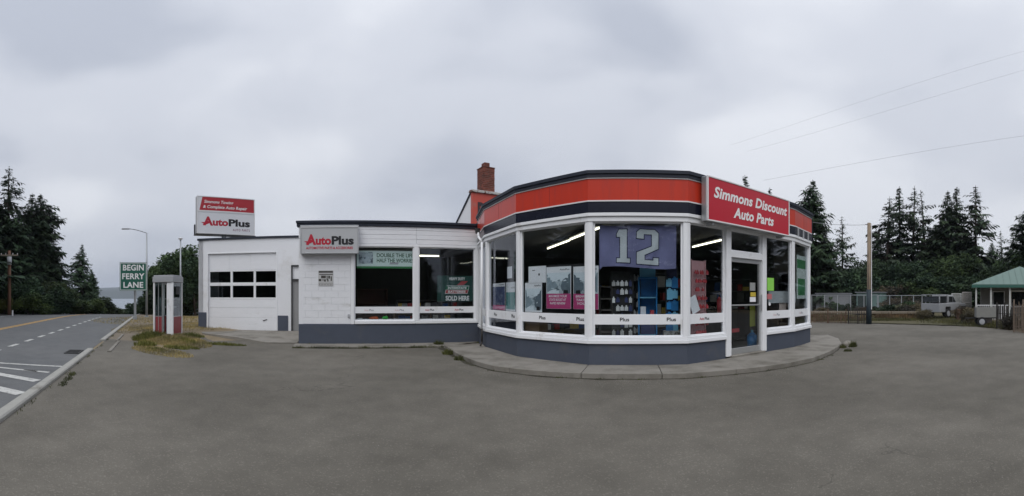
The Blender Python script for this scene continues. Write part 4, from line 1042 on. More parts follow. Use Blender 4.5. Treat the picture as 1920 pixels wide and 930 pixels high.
# racks inside the glass corner
def rot_of(w): return math.atan2(w.e.y, w.e.x)
def peg_rack(name, label, wall, px0, px1, z1, off, m, cols_, rows, pack_m, grp, plabel, pw=.09, ph=.14, z0=.146, zs=.45, bodym=None, skip=.15):
    a, b = wall.s_(px0, off), wall.s_(px1, off)
    t = thing(name, label, 'display rack', tuple(wall.pt((a + b) / 2, z0, off)), rot_of(wall))
    w = b - a
    mb = MB(); mb.box((-w / 2, .0, .0), (w / 2, .03, z1 - z0)); mb.build('back_board', m, t, local=True)
    mb = MB(); mb.box((-w / 2 - .025, -.02, 0), (-w / 2 - .001, .04, z1 - z0 + .02)); mb.box((w / 2 + .001, -.02, 0), (w / 2 + .025, .04, z1 - z0 + .02)); mb.box((-w / 2, max(-.28, off + .13), 0), (w / 2, -.001, .10)); mb.build('frame', bodym or rack_m, t, local=True)
    k = 0
    for r_ in range(rows):
        for c_ in range(cols_):
            if rnd.random() < skip: continue
            x = -w / 2 + w * (c_ + .5) / cols_; zc = zs + (z1 - zs - .12 - ph / 2) * (r_ + .5) / rows - z0
            hh = ph * rnd.uniform(.75, 1.1); wv = pw * rnd.uniform(.8, 1.05)
            mb = MB(); d_ = rnd.uniform(.05, .12)
            mb.prism([(-wv / 2, -.018), (wv / 2, -.018), (wv / 2 * .8, .018), (-wv / 2 * .8, .018)], -hh / 2, hh / 2 - .02); mb.box((-wv * .2, -.006, hh / 2 - .019), (wv * .2, .006, hh / 2 + .01))
            mm = pack_m[rnd.randrange(len(pack_m))]; cn = {'glove_pack': 'pale ', 'navy_pack': 'navy ', 'black_rack': 'black ', 'pale_blue_card': 'light ', 'blue_packaging': 'deep '}.get(mm.name, '')
            o = mb.build('hanging_pack', mm, None); p_ = wall.pt((a + b) / 2 + x, 0, off + d_); o.location = (p_.x, p_.y, z0 + zc); o.rotation_euler = (0, 0, rot_of(wall))
            tag(o, cn + plabel, 'goods', cn + grp)
            mb = MB(); q0 = Vector((x, -d_, zc + hh / 2 + .012)); mb.tube(q0, q0 + Vector((0, d_, 0)), .004, .004, 5); mb.build('hook', alum_d, t, local=True)
    return t
glove = mat('glove_pack', (.62, .63, .62), .7, .45, 14, objrand=.3)
navyp = mat('navy_pack', (.03, .04, .12), .5, .4, 14, objrand=.3)
peg_rack('display_rack', 'black rack of white and navy hanging packs under the flag', wP23, 1147, 1186, 2.05, -.55, rack_m, 5, 8, [glove, glove, navyp], 'hanging packs on the black rack', 'small hanging pack on the black rack under the flag', .075, .12)
peg_rack('display_rack', 'narrow dark rack of pale hanging packs beside the blue cabinet', wP23, 1180, 1199, 2.2, -.95, rack_m, 3, 8, [glove, rack_m, glove], 'packs hung on the narrow dark rack', 'small pack on the narrow dark rack', .07, .13)
bc = cab('display_cabinet', 'bright blue display cabinet with pale shelves in the middle of the window', 'display cabinet', tuple(wP23.pt(wP23.s_(1214, -.8), .146, -.8)), (.42, .36, 1.75), rot_of(wP23), blue_m, 4, lblue_m)
for k, (mm, lb) in enumerate(((lblue_m, 'pale blue carton on the cabinet shelf under the flag'), (navyp, 'navy carton in the bright blue cabinet'), (card_m, 'white carton in the bright blue cabinet'), (redpack, 'small red carton in the bright blue cabinet'))):
    zq = .146 + .08 + 1.65 * [0, 1, 2, 2][k] / 4 + .026
    mb = MB(); wdt = [.34, .30, .12, .08][k]; mb.box((-wdt / 2, -.12, 0), (wdt / 2, .1, [.36, .30, .2, .12][k])); o = mb.build('carton', mm, None, bev=.004)
    p_ = wP23.pt(wP23.s_(1214, -.8) + [0, 0, -.1, .1][k], 0, -.8); o.location = (p_.x, p_.y, zq); o.rotation_euler = (0, 0, rot_of(wP23)); tag(o, lb, 'carton')
mb = MB(); mb.box((-.17, -.1, 0), (.17, .1, .3)); o = mb.build('carton', lblue_m, None, bev=.004); p_ = wP23.pt(wP23.s_(1214, -.8), 0, -.8); o.location = (p_.x, p_.y, .146 + 1.782); o.rotation_euler = (0, 0, rot_of(wP23)); tag(o, 'pale blue carton on top of the bright blue cabinet', 'carton')
peg_rack('display_rack', 'rack of bright blue packs by the right edge of the flag window', wP23, 1250, 1269, 2.15, -.5, navy, 2, 6, [blue_m, blue_m, lblue_m], 'blue packs on the right rack', 'blue pack on the rack by the white post', .15, .22, skip=.05)
z0, z1 = zs2(wP23, 1259, 583, 592, -.3)
mb = MB(); mb.box((-.19, -.14, 0), (.19, .14, .62)); o = mb.build('speckled_bin', mat('speckled', (.36, .36, .34), .8, .3, 20, col2=(.08, .08, .07), c2scale=14, c2pos=(.5, .54)), None, bev=.01); p_ = wP23.pt(wP23.s_(1260, -.35), 0, -.35); o.location = (p_.x, p_.y, .146); o.rotation_euler = (0, 0, rot_of(wP23)); tag(o, 'speckled pale bin on the floor inside the right end of the flag window', 'bin')
cab('magazine_stand', 'dark stand with grey shelves at the left end of the flag window', 'stand', tuple(wP23.pt(wP23.s_(1137, -.7), .146, -.7)), (.30, .35, 1.55), rot_of(wP23), mat('dark_grey_stand', (.05, .045, .04), .7), 6, mat('dull_stand_shelf', (.11, .10, .09), .7))
mb = MB(); mb.box((-.22, -.16, 0), (.22, .16, .40)); o = mb.build('cardboard_box', mat('cardboard', (.15, .10, .065), .8, .15, 5), None, bev=.006); p_ = wP12.pt(wP12.s_(1006, -.35), 0, -.35); o.location = (p_.x, p_.y, .50); o.rotation_euler = (0, 0, rot_of(wP12)); tag(o, 'brown cardboard box on the ledge under the engine poster', 'box')
mb = MB(); band(mb, P, -.62, -.15, .40, .498, 2); band(mb, P, -.62, -.15, .40, .498, 1); mb.build('window_ledge', beige_m, shop)
# pink pegboard with red packs
peg_rack('pegboard_stand', 'tall pink pegboard stand with rows of red packs left of the door', wF, 1297, 1321, 2.28, -.22, pink_m, 5, 9, [redpack], 'red packs on the pink pegboard', 'small red pack on the pink pegboard stand', .062, .085, bodym=pink_m, skip=.05)
z0, z1 = zs2(wF, 1302, 555, 587, -.08)
board('tilted_sheet', 'off-white sheet slipping down at a tilt behind the glass left of the door', 'paper', wF, 1294, 1309, z0, z1, -.07, card_m, .004, tilt=.42)
# fire extinguisher
q = wF.pt(wF.s_(1349, -.35), 1.05, -.35); fe = thing('fire_extinguisher', 'red fire extinguisher hanging inside beside the door post', 'fire extinguisher', tuple(q))
mb = MB(); mb.tube(q, q + Vector((0, 0, .38)), .06, .06, 14); mb.tube(q + Vector((0, 0, .38)), q + Vector((0, 0, .44)), .06, .02, 14); mb.build('cylinder', redpack, fe, smooth=True)
mb = MB(); mb.tube(q + Vector((0, 0, .44)), q + Vector((0, 0, .50)), .018, .018, 8); mb.tube(q + Vector((-.05, 0, .50)), q + Vector((.07, 0, .52)), .012, .01, 6); mb.build('valve', steel_d, fe)
mb = MB(); mb.path([q + Vector((.05, 0, .48)), q + Vector((.10, 0, .36)), q + Vector((.08, 0, .12))], .01); mb.build('hose', rack_m, fe)
# stickers on the door glass
def sticker(label, wall, px0, px1, y0, y1, off, m, cat='sticker', group=None):
    z0, z1 = zs2(wall, (px0 + px1) / 2, y0, y1, off); mb = MB(); wall.box(mb, wall.s_(px0, off), wall.s_(px1, off), z0, z1, off, off + .002)
    o = mb.build('sticker', m, None); tag(o, label, cat, group); return o
yel = mat('yellow_sticker', (.55, .42, .05), .6); 
sticker('pale square sticker at the top of the door glass group', wF, 1406, 1416, 530, 545, -.027, mat('grey_card', (.30, .31, .30), .6), )
sticker('yellow sticker above the white one on the door glass', wF, 1407, 1417, 548, 556, -.027, yel)
sticker('white printed sticker above the push bar of the door', wF, 1406, 1417, 557, 566, -.027, card_m)
sticker('yellow green vest panel hanging below the push bar behind the door glass', wF, 1406, 1416, 572, 612, -.2, mat('hi_vis', (.22, .24, .03), .7, .3, 9), 'vest')
# blue drum on the floor behind the door, red lettered mat
q = wF.pt(wF.s_(1410, -.5), .146, -.5); bb = thing('water_bottle', 'blue plastic water bottle on the floor behind the door', 'bottle', tuple(q))
mb = MB(); mb.tube(q, q + Vector((0, 0, .34)), .13, .13, 16); mb.tube(q + Vector((0, 0, .34)), q + Vector((0, 0, .42)), .13, .04, 16); mb.build('body', blue_m, bb, smooth=True)
mb = MB(); mb.tube(q + Vector((0, 0, .42)), q + Vector((0, 0, .48)), .035, .035, 12); mb.build('cap', lblue_m, bb)
q = wF.pt(wF.s_(1384, -.6), .146, -.6); cab('counter', 'dark counter with red trim just inside the door', 'counter', tuple(q + Vector((.4, 1.6, 0))), (2.0, .5, .95), rot_of(wF), dark_wall, 1)
sticker('red looping script on the dark display behind the door', wF, 1372, 1386, 616, 623, -.35, redpack, 'sign')
mb = MB(); wF.box(mb, wF.s_(1371, -.4), wF.s_(1392, -.4), .146, .17, -.75, -.35); o = mb.build('floor_tray', mat('pinkish_tray', (.35, .12, .11), .6), None, bev=.005); tag(o, 'low pinkish tray on the floor inside the door', 'tray')
# right of the door
sticker('bright lime green card stuck beside the door post', wF, 1438.5, 1451, 521, 545, -.026, lime, 'card')
sticker('small red and white card under the lime green card', wF, 1438.5, 1447, 551, 561, -.026, mat('red_white_card', (.50, .16, .17), .6), 'card')
q = wF.pt(wF.s_(1443, -.026), zz_at(wF, 1443, 570, -.026), -.026); mb = MB(); mb.tube(q, q + wF.N3 * .003, .045, .045, 18); o = mb.build('sticker', card_m, None); tag(o, 'round white sticker under the small red card', 'sticker')
z0, z1 = zs2(wF, 1460, 546, 568, -.25); board('grey_panel', 'pale grey panel lying across the window right of the door', 'board', wF, 1441, 1492, z0, z1, -.25, mat('pale_panel', (.42, .45, .46), .6), .02)
z0, z1 = zs2(wF, 1467, 568, 592, -.28); board('pale_leaflet', 'beige pink leaflet below the pale grey panel', 'leaflet', wF, 1461, 1474, z0, z1, -.28, mat('leaflet', (.50, .42, .38), .6), .005)
cab('dark_shelf', 'dark louvred shelf unit behind the window right of the door', 'shelves', tuple(wF.pt(wF.s_(1463, -.75), .146, -.75)), (.75, .4, 2.0), rot_of(wF), rack_m, 8)
# green and white banner in the last window
z0, z1 = zs2(wP67, 1503, 480, 560, -.1)
gb_ = board('door_banner', 'green and white hanging banner in the last faceted window', 'banner', wP67, 1494, 1511, z0, z1, -.1, mat('faded_banner', (.6, .68, .64), .6, .2, 5))
a, b = wP67.s_(1494, -.1), wP67.s_(1511, -.1)
field(gb_, wP67, a + .02, b - .02, z1 - .38, z1 - .12, -.099, greenp); field(gb_, wP67, a + .1, b - .1, z0 + .1, z0 + .6, -.099, greenp)

# stocked gondola shelves deeper in the shop
stock_m = [mat('stock_red', (.35, .03, .03), .5, .3, 12, objrand=.3), mat('stock_blue', (.03, .10, .30), .5, .3, 12, objrand=.3), mat('stock_white', (.55, .55, .53), .5, .3, 12, objrand=.2), mat('stock_yellow', (.50, .36, .05), .5, .3, 12, objrand=.3), mat('stock_black', (.03, .03, .035), .5, .3, 12, objrand=.3), mat('stock_grey', (.22, .22, .22), .5, .3, 12, objrand=.3)]
def gondola(label, x, y, rz, w, hh, grp, plabel, seed):
    t = cab('gondola_shelf', label, 'shelves', (x, y, .146), (w, .42, hh), rz, mat('gondola_steel', (.10, .10, .105), .6), 5); r = random.Random(seed)
    for k in range(5):
        z = .146 + .08 + (hh - .1) * k / 5 + .026; u = -w / 2 + .05
        while u < w / 2 - .14:
            bw_ = r.uniform(.09, .24); bh_ = r.uniform(.12, (hh - .1) / 5 - .06)
            if r.random() < .88:
                ci = r.randrange(6); mb = MB(); mb.box((-bw_ / 2, -.09, 0), (bw_ / 2, .09, bh_)); o = mb.build('stock_box', stock_m[ci], None)
                q = Matrix.Rotation(rz, 2) @ Vector((u + bw_ / 2, -.10)); o.location = (x + q.x, y + q.y, z); o.rotation_euler = (0, 0, rz + r.uniform(-.08, .08)); tag(o, ('red', 'blue', 'white', 'yellow', 'black', 'grey')[ci] + ' ' + plabel, 'box', ('red', 'blue', 'white', 'yellow', 'black', 'grey')[ci] + ' ' + grp)
            u += bw_ + .012
gondola('long stocked shelf behind the magenta posters', 1.6, 12.2, .35, 2.4, 1.75, 'stock on the shelf behind the posters', 'boxed stock on the shelf behind the magenta posters', 1)
gondola('stocked shelf deep behind the flag window', 3.9, 11.6, .1, 2.2, 2.0, 'stock on the shelf behind the flag', 'boxed stock on the shelf deep behind the flag', 2)
gondola('stocked shelf seen through the entrance door', 6.6, 12.6, -.5, 2.2, 1.9, 'stock on the shelf behind the door', 'boxed stock on the shelf seen through the door', 3)
gondola('low stocked shelf at the back of the wing room', -3.0, 14.9, .39, 2.2, 1.2, 'stock on the shelf in the wing', 'boxed stock on the low shelf in the wing room', 4)

# ------------------------------------------------------------------ phone booth
bz = .215
bp_ = at(315, 15.2); bz = G(bp_.x, bp_.y)
bt = thing('phone_booth', 'old aluminium and glass phone booth with red lower panels on dry grass', 'phone booth', (bp_.x, bp_.y, bz), math.radians(19))
S = .36; H_ = 2.06
def lb(name, m, *boxes, bev=.004, label=None):
    mb = MB()
    for a, b in boxes: mb.box(a, b)
    return mb.build(name, m, bt, bev=bev, local=True, label=label)
for sx in (-1, 1):
    for sy in (-1, 1):
        lb('corner_post', trim_m if (sx, sy) != (1, -1) else white_paint, ((sx * S - .03, sy * S - .03, 0), (sx * S + .03, sy * S + .03, H_ - .22)))
lb('roof', mat('booth_cap', (.33, .34, .36), .5, .1, 5), ((-S - .05, -S - .05, H_ - .22), (S + .05, S + .05, H_ - .02)), ((-S - .02, -S - .02, H_ - .018), (S + .02, S + .02, H_ + .03)), bev=.012)
lb('floor', concrete, ((-S, -S, -.12), (S, S, .03)))
redp = mat('booth_red_panel', (.25, .045, .05), .45, .15, 5)
bglass = glassmat('booth_glass', 1.5, (.72, .76, .76))
# local -x face looks left toward the road, local -y face toward the camera's left; figure sides by plane
def face_(ax, sgn, z0, z1, a0, a1, m, name, th=.012, inset=0, **k):
    q = sgn * (S - inset)
    if ax == 'x': return lb(name, m, ((min(q, q - sgn * th), a0, z0), (max(q, q - sgn * th), a1, z1)), bev=0, **k)
    return lb(name, m, ((a0, min(q, q - sgn * th), z0), (a1, max(q, q - sgn * th), z1)), bev=0, **k)
for ax, sg in (('x', 1), ('y', 1)):
    face_(ax, sg, .66, H_ - .23, -S + .031, S - .031, bglass, 'pane'); face_(ax, sg, .05, .64, -S + .031, S - .031, redp, 'red_panel')
    for zr_ in (.64, 1.25, .03): face_(ax, sg, zr_, zr_ + .02, -S + .031, S - .031, alum, 'rail', .03)
face_('x', -1, .03, H_ - .23, -S + .031, S - .031, bglass, 'pane')
face_('x', -1, .64, .66, -S + .031, S - .031, alum, 'rail', .03)
face_('x', 1, 1.42, 1.68, -.12, .2, glass_dark_frame, 'notice_holder', .012, -.014)
# entrance face: half leaf with glass over red, gap, broad white leaf
face_('y', -1, .66, H_ - .23, -S + .05, -.06, bglass, 'pane'); face_('y', -1, .05, .64, -S + .05, -.06, redp, 'red_panel')
face_('y', -1, .05, H_ - .23, -.058, -.03, alum, 'stile', .03); face_('y', -1, .05, H_ - .23, -.20, -.18, alum, 'stile', .025, -.004)
face_('y', -1, .64, .66, -S + .05, -.06, alum, 'rail', .03)
face_('y', -1, .05, H_ - .23, .14, .325, white_paint, 'door_leaf', .03, -.01); face_('y', -1, .05, H_ - .23, .115, .138, glass_dark_frame, 'stile', .03)
face_('y', -1, H_ - .30, H_ - .23, -S + .05, .11, alum, 'rail', .02, .035)
lb('phone', glass_dark_frame, ((-.1, .20, 1.05), (.12, .32, 1.50)))
lb('shelf', alum, ((-.2, .10, .95), (.2, .33, .98)))

# ------------------------------------------------------------------ road sign, lamp posts, poles
p = at(250.5, 27.0); gz_ = G(p.x, p.y); 
fs_ = thing('ferry_sign', 'green road sign with white capitals on a square post beside the kerb', 'road sign', (p.x, p.y, gz_))
fw = Wall(at(224.5, 26.9), at(275.5, 26.9)); fz0_, fz1_ = hz(545, 26.9), hz(492, 26.9); cxs = fw.L / 2
mb = MB(); fw.box(mb, 0, fw.L, fz0_, fz1_, -.02, 0); mb.build('panel', green_sign, fs_)
mb = MB()
for a in ((.03, fw.L - .03, fz0_ + .03, fz0_ + .06), (.03, fw.L - .03, fz1_ - .06, fz1_ - .03), (.03, .06, fz0_ + .06, fz1_ - .06), (fw.L - .06, fw.L - .03, fz0_ + .06, fz1_ - .06)): fw.box(mb, *a, .001, .003)
mb.build('border', letter_white, fs_)
for k, wd in enumerate(('BEGIN', 'FERRY', 'LANE')):
    letters(fw, wd, cxs, fz1_ - .50 - k * .545, .36, letter_white, fs_, .0045, .028, 0, 1.06, 'CENTER', [1.32, 1.40, 1.25][k])
mb = MB(); mb.box((-.07, -.05, 0), (.07, .05, fz0_ + .9 - gz_)); mb.box((-.11, -.09, -.3), (.11, .09, .25)); pf = Vector((p.x, p.y + .16, gz_)); mb2 = MB(); mb2.add([(v[0], v[1] + .12, v[2]) for v in mb.v], mb.f); mb2.build('post', galv, fs_, bev=.006, local=True)
mb = MB(); fw.box(mb, .2, fw.L - .2, fz0_ + .3, fz0_ + .36, -.07, -.021); fw.box(mb, .2, fw.L - .2, fz1_ - .36, fz1_ - .3, -.07, -.021); mb.build('stiffener', galv, fs_)
# street lamp
p = at(275, 30.5); gz_ = G(p.x, p.y); st_ = thing('street_lamp', 'slim steel street lamp with a curved arm behind the green sign', 'street lamp', (p.x, p.y, gz_))
ztop = hz(437, 30.5); mb = MB(); base = Vector((p.x, p.y, gz_)); top = Vector((p.x, p.y, ztop)); mb.tube(base, top, .085, .05, 10); mb.build('pole', galv, st_, smooth=True)
mb = MB(); mb.tube(base + Vector((0, 0, -.1)), base + Vector((0, 0, .12)), .16, .14, 8); mb.build('base', galv, st_)
e_ = at(239, 30.5); tip = Vector((e_.x, e_.y, hz(429, 30.5))); dd = tip - top
pts = [top + Vector((dd.x * u, dd.y * u, dd.z * math.sin(u * PI / 2) * 1.0)) for u in (0, .2, .4, .6, .8, 1)]
mb = MB(); mb.path(pts, .03, 7); mb.build('arm', galv, st_, smooth=True)
mb = MB(); a_ = dd.copy(); a_.z = 0; a_.normalize(); mb.frame_box(tip, a_, Vector((-a_.y, a_.x, 0)), Vector((0, 0, 1)), (-.15, -.09, -.05), (.42, .09, .05)); mb.build('lamp_head', alum_d, st_, bev=.03)
# slim mast with a white head behind the booth
p = at(338.5, 21); gz_ = G(p.x, p.y); ms = thing('mast', 'slim grey mast with a small white head behind the phone booth', 'mast', (p.x, p.y, gz_))
zt2 = hz(450, 21); mb = MB(); mb.tube((p.x, p.y, gz_), (p.x, p.y, zt2), .045, .035, 8); mb.build('pole', galv, ms, smooth=True)
mb = MB(); mb.tube((p.x, p.y, zt2), (p.x, p.y, zt2 + .09), .07, .12, 10); mb.tube((p.x, p.y, zt2 + .09), (p.x, p.y, zt2 + .13), .12, .03, 10); mb.build('lamp_head', trim_m, ms)
# utility pole at the left across the road
def util_pole(label, px, d, ytop, m, cross=True, base_band=None, r=.13, ybase=None):
    p = at(px, d); g_z = G(p.x, p.y) - .1; t = thing('utility_pole', label, 'utility pole', (p.x, p.y, g_z)); zt = hz(ytop, d)
    mb = MB(); mb.tube((p.x, p.y, g_z), (p.x, p.y, zt), r, r * .78, 12); mb.build('pole', m, t, smooth=True)
    return t, p, zt
t, p, zt = util_pole('brown utility pole with a crossarm and transformer among the left bushes', 17.5, 36, 470, pole_brown, r=.16)
tdir = Vector((at(0, 1).y, -at(0, 1).x, 0)); r_v = Vector((math.cos(az(17)), -math.sin(az(17)), 0))
mb = MB(); c = Vector((p.x, p.y, hz(479, 36))); mb.frame_box(c, r_v, Vector((-r_v.y, r_v.x, 0)), Vector((0, 0, 1)), (-.75, -.22, -.06), (.75, -.12, .06)); mb.build('crossarm', tan_wood, t)
mb = MB(); f_ = Vector((0, 0, 0)) - Vector((p.x, p.y, 0)).normalized(); c2 = Vector((p.x, p.y, 0)) + f_ * .32; mb.tube(c2 + Vector((0, 0, hz(497, 36))), c2 + Vector((0, 0, hz(482, 36))), .2, .2, 14); mb.build('transformer', alum_d, t, smooth=True)
for k in (-.68, -.3, .3, .68):
    q = c + r_v * k; mb = MB(); mb.tube(q + Vector((0, 0, .06)), q + Vector((0, 0, .2)), .04, .025, 7); mb.build('insulator', trim_m, t)
# right pole
t, p, zt = util_pole('weathered wooden utility pole with a dark wrapped foot beside the lot', 1629.5, 23, 418, wood_pole, r=.125)
g_z = G(p.x, p.y)
mb = MB(); mb.tube((p.x, p.y, 0), (p.x, p.y, hz(543, 23)), .145, .137, 14); mb.build('foot_wrap', pole_base, t, smooth=True)
mb = MB(); rv = Vector((math.cos(az(1630)), -math.sin(az(1630)), 0)); q = Vector((p.x, p.y, 0)) + rv * .13 - Vector((p.x, p.y, 0)).normalized() * .08
mb.tube(q + Vector((0, 0, hz(580, 23))), q + Vector((0, 0, hz(420, 23))), .022, .022, 6); mb.build('conduit', trim_m, t)
polet = Vector((p.x, p.y, hz(421, 23)))
mb = MB(); mb.frame_box(polet, rv, Vector((0, 1, 0)), Vector((0, 0, 1)), (-.20, -.02, -.02), (.0, .02, .02)); mb.build('bracket', steel_d, t)
# small white marker post across the road
p = at(23.5, 33.5); mb = MB(); mb.tube((0, 0, -.1), (0, 0, .45), .07, .06, 8); o = mb.build('marker_post', trim_m, None); o.location = (p.x, p.y, G(p.x, p.y)); tag(o, 'short white marker post at the edge of the road', 'marker post')
# guard rail past the crest
def rail(label, px0, px1, d0, d1, y0, y1):
    a, b = at(px0, d0), at(px1, d1); t = thing('guard_rail', label, 'guard rail', (*a, G(a.x, a.y)))
    za, zb = hz(y0, d0), hz(y1, d1); A3 = Vector((a.x, a.y, za)); B3 = Vector((b.x, b.y, zb)); mb = MB(); d = (B3 - A3).normalized(); mb.frame_box(A3, d, Vector((-d.y, d.x, 0)).normalized(), Vector((0, 0, 1)), (0, -.03, -.15), ((B3 - A3).length, .03, .12)); mb.build('beam', concrete, t)
    for k in range(5):
        q = A3.lerp(B3, k / 4); mb = MB(); mb.box((q.x - .06, q.y - .06, G(q.x, q.y) - .2), (q.x + .06, q.y + .06, q.z)); mb.build('post', tan_wood, t)
rail('grey guard rail low beyond the far edge of the road', 135, 172, 44, 50, 587.5, 588.5)
rail('second length of grey guard rail farther down the road', 182, 212, 52, 60, 590.5, 592)

# overhead wires
def cable(label, pts, r=.012, sag=.3, group='overhead wires'):
    mb = MB(); a, b = Vector(pts[0]), Vector(pts[1]); n = 24; q = [a.lerp(b, k / n) - Vector((0, 0, sag * 4 * (k / n) * (1 - k / n))) for k in range(n + 1)]
    mb.path(q, r, 4); o = mb.build('overhead_wire', mat('wire', (.22, .225, .24), .6), None); tag(o, label, 'wire', group); return o
def p3(px, py, d): q = at(px, d); return Vector((q.x, q.y, hz(py, d)))
cable('low overhead wire leading right from behind the entrance sign', (p3(1432, 338, 26), p3(2050, 238, 24)), .005, .45)
cable('middle faint overhead wire sloping up to the right', (p3(1400, 284, 45), p3(2050, 95, 42)), .006, 1.6)
cable('uppermost faint overhead wire sloping up to the right', (p3(1370, 272, 46), p3(2050, 62, 42)), .006, 1.5)
cable('thin wire from the wooden pole to the building corner', (polet, p3(1512, 415, 21)), .012, .1)

# ------------------------------------------------------------------ right side: fences, shed, pickup, trailer, cottage
def picket_fence(label, px0, px1, d0, d1, n, h0, h1, m, group=None, cat='fence', rails=(.25, .8)):
    a, b = at(px0, d0), at(px1, d1); t = thing('picket_fence', label, cat, (a.x, a.y, 0)); w = Wall(a, b)
    for k in range(n):
        s_ = w.L * (k + rnd.uniform(-.15, .15)) / (n - 1); hh = rnd.uniform(h0, h1); ww = rnd.uniform(.012, .022)
        mb = MB(); q = w.pt(s_, 0, 0); lean = w.E3 * rnd.uniform(-.04, .04); mb.tube(q, q + lean + Vector((0, 0, hh)), ww, ww * .8, 5); mb.build('picket', m, t)
    for f in rails:
        mb = MB(); w.box(mb, 0, w.L, h0 * f - .012, h0 * f + .012, -.03, -.018); mb.build('rail', m, t)
    for s_ in (0, .5, 1):
        mb = MB(); q = w.pt(w.L * s_, 0, -.04); mb.tube(q, q + Vector((0, 0, h1 + .08)), .035, .03, 6); mb.build('post', m, t)
    return t
picket_fence('rusty thin picket fence beside the glazed corner', 1519, 1586, 24.2, 23.6, 26, .55, .72, rust_m)
picket_fence('dark leaning picket fence left of the wooden pole', 1590, 1624, 23.4, 23.0, 15, .70, .92, tin_dark)
picket_fence('dark thin picket fence in front of the green roofed cottage', 1868, 1898, 19.8, 19.2, 14, .9, 1.15, tin_dark)
picket_fence('close pale and rusty pickets at the right edge of the lot', 1900, 1935, 17.8, 17.2, 16, 1.05, 1.3, mat('pale_stick', (.22, .17, .13), .9, .3, 8))
def chain_fence(label, px0, px1, d0, d1, n, ztop):
    a, b = at(px0, d0), at(px1, d1); t = thing('chain_link_fence', label, 'fence', (a.x, a.y, 0)); w = Wall(a, b)
    for k in range(n + 1):
        mb = MB(); q = w.pt(w.L * k / n, 0, 0); mb.tube(q, q + Vector((0, 0, ztop + .04)), .035, .035, 7); mb.build('post', galv, t)
    mb = MB(); mb.tube(w.pt(0, ztop, 0), w.pt(w.L, ztop, 0), .025, .025, 6); mb.build('top_rail', galv, t)
    mb = MB(); st = .11; x = -ztop
    while x < w.L:
        for sg in (0, 1):
            s0, z0_ = (x, 0) if sg == 0 else (x, ztop); s1, z1_ = (x + ztop, ztop) if sg == 0 else (x + ztop, 0)
            if s0 < 0: f = -s0 / (s1 - s0); z0_ = z0_ + (z1_ - z0_) * f; s0 = 0
            if s1 > w.L: f = (w.L - s0) / (s1 - s0); z1_ = z0_ + (z1_ - z0_) * f; s1 = w.L
            if s1 - s0 < .03: continue
            p_ = w.pt(s0, z0_, .0); q_ = w.pt(s1, z1_, .0); up = Vector((0, 0, .004)); nn = w.N3 * .003
            mb.add([p_ - nn, q_ - nn, q_ + nn, p_ + nn, p_ + up, q_ + up], [(0, 1, 2, 3), (4, 5, 1, 0), (3, 2, 5, 4)])
        x += st
    o = mb.build('mesh', mat('dull_wire', (.12, .125, .12), .6, .2, 9, metal=.3), t); o['kind'] = 'stuff'
    return t
chain_fence('grey chain link fence in front of the pale shed', 1522, 1645, 37, 36, 5, 1.62)
chain_fence('dim chain link fence between the pole and the white pickup', 1647, 1736, 36, 34, 4, 1.58)
# pale shed, teal box van, low wall
def wbox_thing(name, label, cat, px0, px1, d0, d1, depth, y0, y1, m, ribs=0, roofm=None):
    a, b = at(px0, d0), at(px1, d1); w = Wall(a, b); d = (d0 + d1) / 2; t = thing(name, label, cat, tuple(w.pt(w.L / 2, 0, -depth / 2))); zt = hz(y0, d)
    mb = MB(); w.box(mb, 0, w.L, 0, zt, -depth, 0); mb.build('wall', m, t)
    for k in range(ribs):
        s_ = w.L * (k + .5) / ribs; mb = MB(); w.box(mb, s_ - .02, s_ + .02, .02, zt - .02, .001, .02); mb.build('rib', m, t)
    mb = MB(); w.box(mb, -.1, w.L + .1, zt + .002, zt + .09, -depth - .1, .15); mb.build('roof', roofm or m, t)
    return t, w, zt
t, w, zt = wbox_thing('storage_shed', 'long pale grey sheet metal shed behind the chain link fence', 'shed', 1530, 1596, 42, 42, 3, 551, 585, shed_m, 14, shed_m)
t, w, zt = wbox_thing('box_trailer', 'faded teal box trailer beside the wooden pole', 'trailer', 1606, 1652, 41, 40, 2.2, 549, 585, teal_box, 5, shed_m)
mb = MB(); w.box(mb, .15, w.L * .40, .35, 1.55, .03, .05); mb.build('door', mat('dark_opening', (.03, .045, .045), .8), t)
for k in (.3, .75):
    q = w.pt(w.L * k, .3, .12); mb = MB(); mb.tube(q, q - w.N3 * .2, .3, .3, 16); mb.build('wheel', tyre, t)
# ribs of timber stacked by the fence foot
p = at(1660, 30); mb = MB(); mb.box((-2.6, -.15, 0), (2.6, .15, .16)); o = mb.build('timber_beam', tan_wood, None, bev=.01); o.location = (p.x, p.y, .3); o.rotation_euler = (0, 0, -az(1660)); tag(o, 'long weathered timber lying in front of the dim fence', 'timber')
p = at(1560, 31); mb = MB(); mb.box((-3.2, -.15, 0), (3.2, .15, .16)); o = mb.build('timber_beam', tan_wood, None, bev=.01); o.location = (p.x, p.y, .28); o.rotation_euler = (0, 0, -az(1560)); tag(o, 'long weathered timber lying behind the rusty pickets', 'timber')

